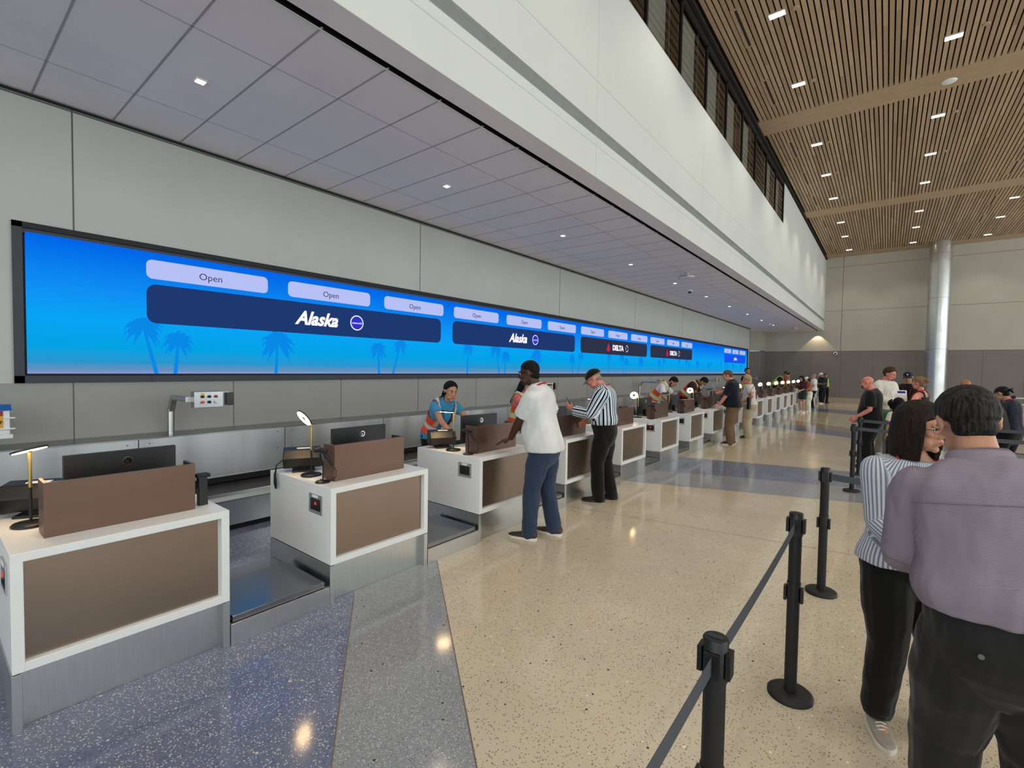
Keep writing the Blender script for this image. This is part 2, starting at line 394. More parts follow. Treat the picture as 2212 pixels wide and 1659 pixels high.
# low ceiling (soffit) of tiles over the counters
b = MB(); b.box(XW-1.2, -3.23, Y0, YF, ZS, ZS+0.05, 0)
xs = [-5.335, -3.94]; y = 1.27-0.5675*18
while y < YF-0.1:
    b.box(XW, -3.21, y-0.008, y+0.008, ZS-0.0015, ZS+0.001, 1); y += 0.5675
for x in xs: b.box(x-0.004, x+0.004, Y0, YF, ZS-0.0015, ZS+0.001, 1)
b.box(-3.245, -3.231, Y0, YF, ZS-0.006, ZS+0.0, 2); b.box(-3.2315, -3.229, Y0, YF, ZS-0.001, ZS+0.12, 3)
structure(b.build('ceiling_soffit', ['soffit_tile', 'soffit_joint', 'bulkhead_white', 'black_gap']))
# bulkhead over the counters with its strip window
b = MB(); b.box(-3.23, -3.160, Y0, YF, ZS+0.1, ZS+0.2, 2); b.box(-3.1655, -3.1635, Y0, YF, ZS+0.001, ZS+0.12, 2); b.box(-3.165, XB-0.002, Y0, YF, ZS, ZS+0.03, 1)
b.box(-3.165, -3.155, Y0, YF, ZS+0.03, ZS+0.2, 2); b.box(-3.215, -3.205, Y0, YF, ZS+0.05, ZS+0.2, 2)
b.box(XB-0.2, XB, Y0, YF, ZS+0.002, 4.55, 0); b.box(XB-0.2, XB-0.035, Y0, YF, 4.55, 4.70, 3); b.box(XB-0.2, XB, Y0, YF, 4.70, 6.68, 0)
b.box(XB-0.2, XB, 18.33, YF, 6.68, ZC-0.1, 0); b.box(XB-0.2, XB, Y0, 18.33, 7.98, ZC-0.1, 2); b.box(XB-0.2, XB-0.01, Y0, YF, ZC-0.1, ZC, 2)
for z in (5.22,): b.box(XB, XB+0.0015, Y0, YF, z-0.003, z+0.003, 4)
b.box(XB, XB+0.0015, Y0, YF, 4.44, 4.445, 4)
y = 5.3-4.243*3
while y < YF: b.box(XB, XB+0.001, y-0.0025, y+0.0025, ZS, 6.68, 4); y += 4.243
structure(b.build('wall_bulkhead', ['bulkhead_white', 'soffit_tile', 'black_gap', 'bulkhead_channel', 'bulkhead_seam']))
mt = bpy.data.materials.new('window_glass'); mt.use_nodes = True; nt = mt.node_tree; nt.nodes.remove(nt.nodes['Principled BSDF'])
tr = N(nt, 'ShaderNodeBsdfTransparent'); tr.inputs[0].default_value = (0.62, 0.60, 0.56, 1); gl = N(nt, 'ShaderNodeBsdfGlossy'); gl.inputs['Roughness'].default_value = 0.02; fr = N(nt, 'ShaderNodeFresnel'); fr.inputs[0].default_value = 1.5
ms = N(nt, 'ShaderNodeMixShader'); L(nt, fr.outputs[0], ms.inputs[0]); L(nt, tr.outputs[0], ms.inputs[1]); L(nt, gl.outputs[0], ms.inputs[2]); L(nt, ms.outputs[0], nt.nodes['Material Output'].inputs[0]); MAT['window_glass'] = mt
b = MB(); b.box(-4.3, -4.25, Y0, 18.5, 6.4, 8.1, 0); b.box(-4.25, XB-0.2, Y0, 18.5, 6.5, 6.55, 0); b.box(-4.25, XB-0.2, Y0, 18.5, 8.05, 8.1, 0); b.box(-4.25, XB-0.2, 18.45, 18.5, 6.5, 8.1, 0)
structure(b.build('wall_gallery', ['wood_board']))
bl = None
for j, yy in enumerate([18.31-1.443*q for q in (0, 1, 3, 4, 5, 6, 7, 8)]):
    lab = 'pale pleated blind behind the strip window above the counters, %s visible from the far end' % ORD[j]
    if bl is None:
        b = MB()
        for q in range(9): b.box(0, 0.02, -0.78, 0, q*0.13, q*0.13+0.122)
        bl = b.build('window_blind', 'bulkhead_white'); bl.location = (-3.03, yy-0.55, 6.74); tag(bl, lab, 'window blind', 'blinds behind the strip window')
    else: dup(bl, (-3.03, yy-0.55, 6.74), 0, lab)
yy = 18.31; i = 0
while yy > Y0+1.5:
    i += 1; b = MB(); b.add([(XB-0.03, yy-1.443, 6.69), (XB-0.03, yy, 6.69), (XB-0.03, yy, 7.97), (XB-0.03, yy-1.443, 7.97)], [(0, 1, 2, 3)])
    o = structure(b.build('window_%d' % i, ['window_glass']))
    b = MB(); b.box(XB-0.055, XB-0.005, yy-0.022, yy+0.022 if i > 1 else yy+0.02, 6.68, 7.98, 0); b.box(XB-0.10, XB-0.004, yy-1.443, yy, 6.68, 6.70, 1)
    b.box(XB-0.05, XB-0.005, yy-1.443, yy, 7.93, 7.98, 0); b.box(XB-0.055, XB-0.04, yy-0.50, yy-0.48, 6.70, 7.93, 1)
    b.build('window_frame', ['black_gap', 'bulkhead_channel'], o)
    yy -= 1.443
b = MB()
for j in range(15): b.box(XR-0.05, XR+0.1, Y0+2.9*j-0.04, Y0+2.9*j+0.04, 0, ZC, 0)
for z in (0.05, 2.7, 5.4, 8.0): b.box(XR-0.04, XR+0.1, Y0, YF, z-0.04, z+0.04, 0)
structure(b.build('trim_2', ['dark_frame']))
# hall ceiling: timber slats between flush timber bands
b = MB(); b.box(XB-0.2, XR, Y0, YF, ZC+0.07, ZC+0.12, 2)
bands = [(Y0, Y0+0.3), (4.97, 5.82), (13.75, 14.6), (22.53, 23.37), (31.35, YF)]
for a, c in bands: b.box(XB+0.05, XR, a, c, ZC, ZC+0.08, 1)
x = -2.80
sl = [(9.24, 10.42), (11.85, 13.04), (15.39, 16.61), (18.0, 19.22), (20.6, 21.8), (24.15, 25.35), (26.8, 28.0), (29.9, 31.1), (0.5, 1.7), (3.1, 4.3), (6.6, 7.8)]
k = 0
while x < XR-0.1:
    for (a, c), (d, e) in zip(bands[:-1], bands[1:]): b.box(x, x+0.068, c, d, ZC, ZC+0.035, 0)
    x += 0.0935; k += 1
b.box(XB, XB+0.06, Y0, YF, ZC-0.06, ZC+0.05, 2)
structure(b.build('ceiling', ['wood_slat', 'wood_board', 'slat_gap']))
# ceiling fittings
def downlight(x, y, z, wx, wy, label, group, power=132.0, col=(1.0, 0.92, 0.82), ang=102):
    t = thing('downlight', label, 'ceiling light', (x, y, z), 0, group)
    b = MB(); b.box(-wx/2, wx/2, -wy/2, wy/2, -0.012, 0.02); b.build('trim_ring', 'bulkhead_white', t, 0.003)
    b = MB(); b.box(-wx/2+0.012, wx/2-0.012, -wy/2+0.012, wy/2-0.012, -0.016, -0.011); b.build('lens', 'downlight', t)
    ld = bpy.data.lights.new('beam', 'SPOT'); ld.energy = power; ld.color = col; ld.spot_size = R(ang); ld.spot_blend = 0.6; ld.shadow_soft_size = 0.12
    lo = bpy.data.objects.new('beam', ld); COL.objects.link(lo); lo.parent = t; lo.location = (0, 0, -0.03)
    return t
rows = {-1.78: 'left', 0.78: 'middle', 3.4: 'right'}
dl = None
for x, side in rows.items():
    ys = [9.8, 12.44, 15.98, 18.61, 21.25, 24.8, 27.45, 30.55] if side != 'right' else [24.86, 27.57, 30.7]
    for j, y in enumerate(ys):
        lab = '%s downlight from the near end in the %s row of the timber ceiling' % (ORD[j], side)
        if side == 'right': lab = '%s visible downlight in the right row of the timber ceiling, beyond the column top' % ORD[j]
        if dl is None: dl = downlight(x, y, ZC, 0.27, 0.15, lab, 'downlights in the timber ceiling')
        else: dup(dl, (x, y, ZC), 0, lab)
for j, (x, y) in enumerate([(x, y) for y in (-5.0, -2.2, 0.9, 3.6, 7.2) for x in (-1.78, 0.78, 3.4)]):  # rows carried on out of view, added to brighten the near floor
    o = dup(dl, (x, y, ZC), 0, 'unseen downlight added to the timber ceiling above the camera, lighting the near floor')
d2 = None
for j, (x, y) in enumerate([(-1.49, 9.82), (-1.5, 12.46), (-1.49, 16.02), (-1.49, 18.61), (-1.49, 21.25), (1.21, 12.35), (1.1, 15.98), (1.08, 18.61)]):
    lab = 'small disc in the slats beside the %s downlight of the %s row' % (ORD[j] if j < 5 else ORD[j-4], 'left' if j < 5 else 'middle')
    if d2 is None:
        bb = MB(); bb.lathe([(0.055, 0.01), (0.055, -0.012), (0.045, -0.016)]); d2 = bb.build('sprinkler_cover', 'wood_board')
        d2.location = (x, y, ZC); tag(d2, lab, 'sprinkler cover', 'sprinkler covers in the timber ceiling')
    else: dup(d2, (x, y, ZC), 0, lab)
sv = None
for j, (x, y) in enumerate([(-2.35, 9.83), (-2.35, 12.44), (-2.35, 16.0), (-2.35, 18.61), (-2.35, 21.2), (-2.35, 24.75), (-2.35, 27.4), (-2.35, 30.5), (2.86, 21.28), (2.84, 24.84), (2.82, 27.5), (2.8, 30.7)]):
    lab = '%s black slot diffuser %s' % (ORD[j] if j < 8 else ORD[j-8], 'from the near end along the left edge of the timber ceiling' if j < 8 else 'from the near end right of the column in the timber ceiling')
    if sv is None:
        sv = thing('slot_diffuser', lab, 'air vent', (x, y, ZC), 0, 'slot diffusers in the timber ceiling')
        bb = MB(); bb.box(-0.085, 0.085, -0.62, 0.62, -0.004, 0.03); bb.build('surround', 'wood_board', sv)
        bb = MB(); bb.box(-0.022, 0.022, -0.58, 0.58, -0.007, -0.003); bb.build('slot', 'black_gap', sv)
    else: dup(sv, (x, y, ZC), 0, lab)
bb = MB(); bb.ell((0, 0, 0), (0.14, 0.14, 0.03)); o = bb.build('ceiling_speaker', 'solid_surface'); o.location = (0.85, 14.27, ZC)
tag(o, 'round white disc on the wide timber band of the ceiling', 'ceiling speaker')
sd = None
for j in range(10):
    y = 1.55+2.855*j; lab = '%s square downlight from the near end in the low grey tile ceiling' % ORD[j]
    if sd is None: sd = downlight(-4.63, y, ZS, 0.085, 0.085, lab, 'downlights in the low tile ceiling', 42.0, (1.0, 0.82, 0.62), 110)
    else: dup(sd, (-4.63, y, ZS), 0, lab)
for j, y in enumerate([11.81, 28.85]):
    lab = ['white flat sensor dish with curved bracket under the low tile ceiling', 'white flat bracketed sensor at the far end of the low tile ceiling'][j]
    t = thing('ceiling_antenna', lab, 'antenna', (-3.9, y, ZS))
    bb = MB(); bb.lathe([(0.02, 0), (0.02, -0.07), (0.15, -0.08), (0.16, -0.095), (0.15, -0.11), (0.02, -0.115)]); bb.build('dish', 'solid_surface', t)
    bb = MB(); bb.tube([(0.16, 0.0, -0.09), (0.0, -0.18, -0.09), (-0.12, -0.2, -0.1), (-0.16, -0.2, -0.17)], 0.006, 8); bb.build('bracket', 'dark_frame', t)
for j, (x, y) in enumerate([(-4.68, 14.36), (-4.66, 26.36)]):
    t = thing('dome_camera', ['dark dome camera in the middle of the low tile ceiling', 'white dome camera near the far end of the low tile ceiling'][j], 'security camera', (x, y, ZS))
    bb = MB(); bb.lathe([(0.09, 0), (0.09, -0.03), (0.07, -0.045)]); bb.build('housing', 'solid_surface', t)
    bb = MB(); bb.ell((0, 0, -0.045), (0.055, 0.055, 0.05)); bb.build('dome', ['black_gloss', 'solid_surface'][j], t)
# floodlight cone on the far wall comes from a downlight at the end of the bulkhead slot
t = thing('wall_washer', 'small downlight at the bulkhead end throwing a warm cone on the far wall', 'ceiling light', (-3.19, 32.02, ZS+0.1))
bb = MB(); bb.lathe([(0.03, 0.03), (0.03, -0.06)], n=16); bb.build('housing', 'black_matte', t)
sp = bpy.data.lights.new('washer_beam', 'SPOT'); sp.energy = 60; sp.color = (1.0, 0.80, 0.55); sp.spot_size = R(86); sp.spot_blend = 0.25; sp.shadow_soft_size = 0.01
so = bpy.data.objects.new('washer_beam', sp); COL.objects.link(so); so.parent = t; so.location = (0, 0, -0.07); so.rotation_euler = (0, 0, 0)
t = thing('wall_camera', 'small white bullet camera on the dark band of the far wall', 'security camera', (-2.32, YF, 2.75))
bb = MB(); bb.lathe([(0.09, -0.02), (0.09, -0.10), (0.06, -0.12)], axis='y'); bb.build('housing', 'solid_surface', t)
bb = MB(); bb.lathe([(0.055, -0.12), (0.05, -0.135)], axis='y'); bb.build('lens', 'black_gloss', t)
# round metal-clad column in front of the far wall
b = MB(); cx, cy, cr = 1.87, 31.35, 0.43
for z0, z1 in ((0.0, 2.9), (2.91, 5.4), (5.41, 7.55), (7.56, ZC)):
    b.lathe([(cr, z0), (cr, z1)], (cx, cy, 0), 48)
b.lathe([(cr-0.01, 0), (cr-0.01, ZC)], (cx, cy, 0), 48, 1)
tag(b.build('column', ['column_metal', 'seam_dark']), 'tall round metal-clad column in front of the far wall', 'column')
# ================================================================== LED WALL
t = thing('led_screen', 'very long blue LED wall screen showing airline names above the counters', 'screen', (XW, 0, 0))
b = MB(); zf0, zf1 = 1.47, 2.91
b.box(-0.1, 0.02, 0.56, 28.72, zf0, 1.535); b.box(-0.1, 0.02, 0.56, 28.72, 2.86, zf1, 1); b.box(-0.1, -0.005, 0.56, 28.72, 2.815, 2.86)
b.box(-0.1, 0.02, 0.56, 0.625, zf0, zf1); b.box(-0.1, 0.02, 28.42, 28.72, zf0, zf1, 1); b.box(-0.08, -0.03, 0.6, 28.5, 1.5, 2.87, 1)
for j in range(10): b.box(0.02, 0.0212, 0.56+2.83*j+1.0, 0.564+2.83*j+1.0, zf0, 1.535, 1)
b.build('frame', ['dark_frame', 'black_gap'], t)
b = MB(); b.box(-0.03, 0.03, 0.645, 28.38, 1.556, 2.822); b.build('display', 'led_picture', t)
def rrect(y0, y1, z0, z1, r, x, mat, name, par, n=5):
    pts = []
    for cy_, cz_, a0 in ((y1-r, z1-r, 0), (y0+r, z1-r, 90), (y0+r, z0+r, 180), (y1-r, z0+r, 270)):
        for i in range(n+1):
            a = R(a0+90*i/n); pts.append((x, cy_+r*math.cos(a), cz_+r*math.sin(a)))
    return MB().poly(pts, (0.0015, 0, 0)).build(name, mat, par)
for j in list(range(12))+[15, 16, 17]:
    ya = 1.52+1.483*j; p = rrect(ya, ya+1.23, 2.548, 2.745, 0.055 if j < 12 else 0.03, 0.0335, 'led_lilac', 'open_panel', t)
    text('Open', 0.105 if j < 12 else 0.09, (0.0365, ya+0.60, 2.636), 'led_text', p)
def palm(y, z, r, base, seed):
    random.seed(seed); b = MB(); n = 15
    for i in range(n):
        a = R(-70+320*i/(n-1)-90+random.uniform(-8, 8)) if False else R(-55+290*i/(n-1)+random.uniform(-7, 7))
        d = Vector((0, math.cos(a), math.sin(a))); L_ = r*random.uniform(0.85, 1.1); prev = []
        for s in range(6):
            q = s/5; c_ = Vector((0.0315, y, z))+d*L_*q+Vector((0, 0, -r*0.42*q*q)); wd = r*0.15*(math.sin(math.pi*min(1, q*0.9+0.08)))
            nn = Vector((0, -d.z, d.y)); prev.append((c_+nn*wd, c_-nn*wd))
        for (p1, p2), (p3, p4) in zip(prev[:-1], prev[1:]): b.add([p1, p2, p4, p3], [(0, 1, 2, 3)])
        for s in range(1, 6):   # ragged leaflets
            p1, p2 = prev[s]; c_ = (p1+p2)/2; b.add([c_+Vector((0, -r*.05, 0)), c_+Vector((0, r*.05, 0)), c_+Vector((0, r*.02*random.uniform(-1, 1), -r*0.30*random.uniform(.6, 1.1)))], [(0, 1, 2)])
    w0, w1 = 0.012, 0.02
    b.add([(0.0315, y-w0, z), (0.0315, y+w0, z), (0.0315, base+w1, 1.557), (0.0315, base-w1, 1.557)], [(0, 1, 2, 3)])
    b.build('palm_silhouette', 'led_palm', t)
pal = [(0.70, 2.05, .13, .68), (1.49, 2.06, .16, 1.60), (1.80, 1.93, .14, 1.77), (2.87, 1.98, .20, 2.85), (4.38, 1.95, .15, 4.40), (4.80, 2.02, .13, 4.66)]
k = 0
for per in range(5):
    for (y, z, r_, ba) in pal:
        yy = y+5.65*per
        if yy < 28.1 and yy > 0.7: palm(yy+(0.02 if yy < .8 else 0), z, r_ if yy > .8 else .06, ba+5.65*per, k); k += 1
def swirl(par, y, z, s, mat='led_white'):
    b = MB()
    for i in range(5):
        a0 = 20+i*72; pts = []
        for q in range(5):
            a = R(a0+q*13); rr = s*(1.0-0.07*q); pts.append((0.0378, y+rr*0.95*math.cos(a)*0.9, z+rr*math.sin(a)))
        for q in range(4, -1, -1):
            a = R(a0+q*13); rr = s*(0.62+0.06*q); pts.append((0.0378, y+rr*0.95*math.cos(a)*0.9, z+rr*math.sin(a)))
        b.poly(pts)
    b.build('globe_emblem', mat, par)
def airline(y0, y1, kind):
    mat = {'alaska': 'led_navy', 'delta': 'led_charcoal', 'jet': 'led_royal'}[kind]
    p = rrect(y0, y1, 2.085, 2.492, 0.09 if kind != 'jet' else 0.01, 0.0335, mat, 'airline_panel', t)
    yc = (y0+y1)/2
    if kind == 'alaska':
        text('Alaska', 0.245, (0.0365, yc-0.19, 2.283), 'led_white', p, shear=0.35, bold=0.008, sx=0.92)
        b = MB(); b.lathe([(0.108, 0.0365), (0.108, 0.0372)], (0, yc+0.42, 2.29), 32, axis='x'); b.build('alliance_ring', 'led_white', p)
        b = MB(); b.lathe([(0.094, 0.0372), (0.094, 0.038)], (0, yc+0.42, 2.29), 32, axis='x'); b.build('alliance_disc', 'led_circle', p)
        text('oneworld', 0.042, (0.0385, yc+0.42, 2.287), 'led_white', p)
    elif kind == 'delta':
        text('DELTA', 0.20, (0.0365, yc+0.02, 2.275), 'led_white', p, bold=0.010, sx=1.15)
        b = MB(); x = 0.0368; y, z = yc-0.58, 2.275
        b.poly([(x, y-.115, z-.085), (x, y, z-.01), (x, y, z+.125)]); b.poly([(x, y+.115, z-.085), (x, y, z-.01), (x, y, z+.125)]); b.poly([(x, y-.1, z-.10), (x, y+.1, z-.10), (x, y, z-.03)])
        b.build('triangle_emblem', 'led_delta_red', p); swirl(p, yc+0.60, 2.285, 0.115)
    else:
        text('jetBlue', 0.20, (0.0365, yc, 2.29), 'led_white', p, bold=0.004, sx=1.05)
airline(1.52, 5.66, 'alaska'); airline(5.94, 10.13, 'alaska'); airline(10.41, 14.6, 'delta'); airline(14.88, 19.07, 'delta'); airline(23.8, 27.98, 'jet')
# ================================================================== BAGGAGE CONVEYOR AND STEEL GUARD
t = thing('baggage_conveyor', 'low baggage conveyor with dark belt behind the counters', 'conveyor', (0, 0, 0)); cv = t
b = MB(); b.box(-6.08, -5.12, Y0, 28.9, 0.06, 0.29); b.box(-5.12, -5.11, Y0, 28.9, 0.055, 0.30)
for j in range(13): b.box(-5.11, -5.1085, -5.0+2.6*j, -4.994+2.6*j, 0.055, 0.30, 1)
b.box(-6.08, -5.13, Y0, 28.9, 0, 0.06, 2); b.build('skirt', ['steel_base', 'seam_dark', 'black_gap'], t)
b = MB(); b.box(-5.335, -5.105, Y0, 28.9, 0.295, 0.312); b.box(-5.335, -5.325, Y0, 28.9, 0.29, 0.33); b.build('lip', 'steel', t, 0.002)
b = MB(); b.box(-6.08, -5.34, Y0, 28.9, 0.27, 0.318); b.build('belt', 'rubber_belt', t)
t = thing('wall_guard', 'long stainless steel guard along the wall above the conveyor', 'wall guard', (0, 0, 0))
b = MB(); b.box(-6.085, -5.86, Y0, 28.9, 0.41, 0.885, 1); b.poly([(-6.085, Y0, 0.93), (-5.85, Y0, 0.905), (-5.85, Y0, 0.895), (-6.085, Y0, 0.895)], (0, 28.9-Y0, 0)); b.box(-6.085, -5.86, Y0, 28.9, .33, .42, 1)
b.build('ledge', ['steel', 'black_matte'], t)
pn = None; j = 0; y = 2.86-1.47*6
while y < 28.0:
    if pn is None:
        b = MB(); b.box(-5.86, -5.85, 0.004, 1.466, 0.40, 0.897); b.box(-5.85, -5.843, 0.004, 1.466, 0.397, 0.409)
        for yy, zz in ((0.09, .85), (0.09, .65), (1.38, .85), (1.38, .65)): b.lathe([(0.006, 0), (0.006, 0.003)], (-5.85, yy, zz), 8, 1, 'x')
        pn = b.build('steel_panel', ['steel_guard', 'dark_frame'], t); pn.location = (0, y, 0)
    else:
        c = pn.copy(); COL.objects.link(c); c.parent = t; c.location = (0, y, 0)
    y += 1.47; j += 1
# control posts of the conveyor
def control_post(y, label, lit=False):
    t = thing('control_post', label, 'control post', (-5.97, y, 0.9), 0, 'conveyor control posts along the wall')
    b = MB()
    def bar(p, q, w=0.05):
        b.tube([p, q], [w*0.7]*2, 4, 0, True, 1.0, (0, 0.7071, 0.7071) if abs(q[2]-p[2]) < 0.01 else (0.7071, 0.7071, 0))
    bar((0, 0, 0), (0, 0, 0.28)); bar((0, 0, 0.265), (0.1, 0, 0.42)); bar((0.085, 0, 0.41), (0.52, 0, 0.41)); b.box(-0.05, 0.05, -0.05, 0.05, -0.01, 0.008)
    b.build('arm', 'steel_base', t)
    b = MB(); b.box(0.52, 0.62, 0.02, 0.28, 0.33, 0.49); b.build('control_box', 'steel', t, 0.003)
    bx = [o for o in bpy.data.objects if o.parent == t][-1]
    for yy, zz, m_ in ((.09, .44, 'black_plastic'), (.15, .44, 'black_plastic'), (.21, .44, 'red_button'), (.09, .385, 'orange_button'), (.15, .385, 'black_plastic'), (.21, .385, 'paper')):
        b = MB(); b.lathe([(0.014, 0.62), (0.014, 0.64), (0.009, 0.645)], (0, yy, zz), 12, 0, 'x'); b.build('push_button', m_, bx)
    b = MB(); b.box(0.6195, 0.621, 0.075, 0.11, 0.452, 0.475); b.build('warning_label', 'yellow_label', bx)
    b = MB(); b.box(0.56, 0.64, 0.31, 0.37, 0.345, 0.475, 0); b.box(0.53, 0.56, 0.28, 0.36, 0.34, 0.48, 1); b.build('card_reader', ['black_gloss', 'solid_surface'], t, 0.004)
    return t
plain('red_button', (170, 30, 44), 0.3); plain('orange_button', (226, 88, 30), 0.35); plain('yellow_label', (224, 186, 40), 0.5); plain('sign_blue', (20, 96, 170), 0.4)
plain('sign_yellow', (222, 160, 28), 0.5); plain('sign_red', (150, 30, 40), 0.5)
cp = control_post(1.70, 'nearest steel control post with push buttons, left of the big lit lamp')
dup(cp, (-5.97, 7.85, 0.9), 0, 'steel control post with its arm just right of the man in the white shirt')
dup(cp, (-5.97, 13.9, 0.9), 0, 'steel control post with bent arm left of the bearded agent')
dup(cp, (-5.97, 20.0, 0.9), 0, 'steel control post whose box shows between the masked agent and the navy-shirt man')
dup(cp, (-5.97, 27.6, 0.9), 0, 'steel control post at the far end of the screen wall, right of the blond woman')
t = thing('lockout_box', 'white box with blue lid and yellow OFF warning sign at the left picture edge', 'control box', (-5.86, 0.17, 1.055))
b = MB(); b.box(-0.23, 0.0, 0.1, 0.16, 0.05, 0.11); b.build('wall_bracket', 'steel_base', t)
b = MB(); b.box(0.0, 0.10, -0.06, 0.33, 0.0, 0.20); b.build('housing', 'solid_surface', t, 0.004)
b = MB(); b.poly([(0.0, -0.06, 0.2), (0.12, -0.06, 0.2), (0.06, -0.06, 0.245), (0.0, -0.06, 0.245)], (0, 0.40, 0)); b.build('lid', 'sign_blue', t)
b = MB(); b.box(0.10, 0.104, -0.02, 0.29, 0.055, 0.195); b.build('warning_sign', 'sign_yellow', t); ws = [o for o in bpy.data.objects if o.parent == t][-1]
b = MB(); b.box(0.104, 0.1055, -0.02, 0.29, 0.155, 0.195); b.build('red_header', 'sign_red', ws)
text('DANGER', 0.05, (0.1065, 0.17, 0.174), 'paper', ws, bold=0.001); text('POWER OFF', 0.035, (0.105, 0.19, 0.10), 'black_matte', ws, bold=0.001)
b = MB(); b.box(0.08, 0.125, -0.07, 0.36, 0.04, 0.052); b.box(0.08, 0.125, 0.30, 0.36, 0.13, 0.142); b.box(0.08, 0.12, -0.06, 0.345, -0.035, 0.0); b.build('plastic_holder', 'solid_surface', t, 0.003)
# ================================================================== COUNTERS
PITCH = 1.5375; CT = 0.817
def make_counter():
    t = thing('check_in_counter', '', 'check-in counter', (0, 0, 0), 0, 'white check-in counters')
    b = MB(); b.box(-3.9, -3.035, 0, 0.89, 0.275, 0.777); b.box(-3.9, -3.0, 0, 0.89, 0.777, CT)
    b.box(-3.035, -3.0, 0, 0.042, 0.275, 0.777); b.box(-3.035, -3.0, 0.848, 0.89, 0.275, 0.777); b.box(-3.035, -3.0, 0.042, 0.848, 0.275, 0.317)
    b.build('body', 'solid_surface', t, 0.0018)
    b = MB(); b.box(-3.034, -3.029, 0.046, 0.838, 0.321, 0.773); b.build('front_panel', 'bronze_panel', t)
    b = MB(); b.box(-3.9, -3.06, 0.02, 0.87, 0, 0.27); b.box(-3.9, -3.004, -0.002, 0.032, 0, 0.268); b.box(-3.10, -3.004, 0.856, 0.892, 0, 0.268); b.box(-3.09, -3.075, 0.78, 0.86, 0, 0.268, 1)
    b.build('plinth', ['steel_base', 'dark_frame'], t, 0.001)
    b = MB(); b.box(-3.185, -3.17, 0.13, 0.77, CT, 1.087); b.box(-3.32, -3.185, 0.13, 0.145, CT, 1.087); b.box(-3.32, -3.185, 0.755, 0.77, CT, 1.087)
    psb = b
    global PRIV
    PRIV = psb.build('privacy_screen', 'bronze', None, 0.001); tag(PRIV, '', 'privacy screen', 'bronze privacy screens on the counters')
    b = MB(); b.box(-3.285, -3.105, -0.006, 0.0, 0.605, 0.745); b.build('display_bezel', 'steel_base', t, 0.002)
    bz = [o for o in bpy.data.objects if o.parent == t][-1]
    b = MB(); b.box(-3.26, -3.13, -0.0075, -0.005, 0.63, 0.715); b.build('display_window', 'black_gloss', bz)
    b = MB(); b.box(-3.235, -3.165, -0.0085, -0.006, 0.722, 0.74); b.build('bezel_label', 'paper', bz)
    b = MB(); b.box(-3.20, -3.182, -0.0092, -0.0074, 0.672, 0.69); b.build('display_digit', 'led_red', bz)
    return t
cnt = make_counter(); counters = []
GAPSTR = 'baggage scale in the gap after the %s counter'
def make_scale():
    t = thing('baggage_scale', '', 'baggage scale', (0, 0, 0), 0, 'baggage scales between the counters')
    g = PITCH-0.892
    b = MB(); b.box(-3.86, -3.03, 0.892, PITCH-0.004, 0.0, 0.118); b.build('tray', 'steel_plate', t)
    b = MB(); b.box(-3.03, -3.0, 0.896, PITCH-0.006, 0.0, 0.127); b.build('front_lip', 'steel_base', t, 0.001)
    b = MB(); b.box(-3.57, -3.02, 0.912, PITCH-0.035, 0.130, 0.166); b.box(-3.5, -3.1, 0.95, PITCH-0.07, 0.117, 0.131, 1); b.build('weighing_plate', ['steel_plate', 'black_gap'], t, 0.0015)
    return t
scl = make_scale()
def counter_label(k):
    if k == 0: return 'white check-in counter at the lower left corner, nearest of the row'
    if k == 1: return 'white check-in counter with the big lit lamp and red display, second from the near end'
    if k == 2: return 'white check-in counter under the hand of the man in the white shirt'
    return 'white check-in counter with bronze front, %s from the near end of the row' % ORD[k]
for k in range(21):
    y0 = 0.25+PITCH*k
    if k == 0: c = cnt; c['label'] = counter_label(0); c.location = (0, y0, 0)
    else: c = dup(cnt, (0, y0, 0), 0, counter_label(k), skip=('display_digit',) if k in (2, 3, 6, 10) else ())
    counters.append(c)
    if k < 20:
        lab = GAPSTR % ORD[k] + (' from the near end, reflecting blue' if k == 0 else ' from the near end')
        if k == 0: s_ = scl; s_['label'] = lab; s_.location = (0, y0, 0)
        else: s_ = dup(scl, (0, y0, 0), 0, lab)
# ------------------------------------------------------------------ desk equipment
def make_monitor():
    t = thing('monitor', '', 'computer monitor', (0, 0, 0), 0, 'computer monitors on the counters')
    b = MB(); b.box(-0.012, 0.012, -0.265, 0.265, 0.03, 0.335); b.build('screen_housing', 'black_plastic', t, 0.004)
    b = MB(); b.box(-0.0135, -0.012, -0.255, 0.255, 0.04, 0.325); b.build('screen_face', 'screen_dim', t)
    b = MB(); b.lathe([(0.026, 0.012), (0.026, 0.014)], (0, 0.02, 0.27), 24, 0, 'x'); b.lathe([(0.019, 0.014), (0.019, 0.0145)], (0, 0.02, 0.27), 24, 1, 'x')
    b.box(0.0145, 0.015, 0.008, 0.011, 0.258, 0.286, 0); b.box(0.0145, 0.015, 0.015, 0.018, 0.256, 0.274, 0); b.box(0.0145, 0.015, 0.022, 0.025, 0.25, 0.274, 0)
    b.build('maker_emblem', ['chrome', 'black_gloss'], t)
    b = MB(); b.box(-0.01, 0.045, -0.035, 0.035, 0.0, 0.12); b.box(-0.10, 0.10, -0.11, 0.11, 0.0, 0.012); b.build('stand', 'black_plastic', t, 0.003)
    return t
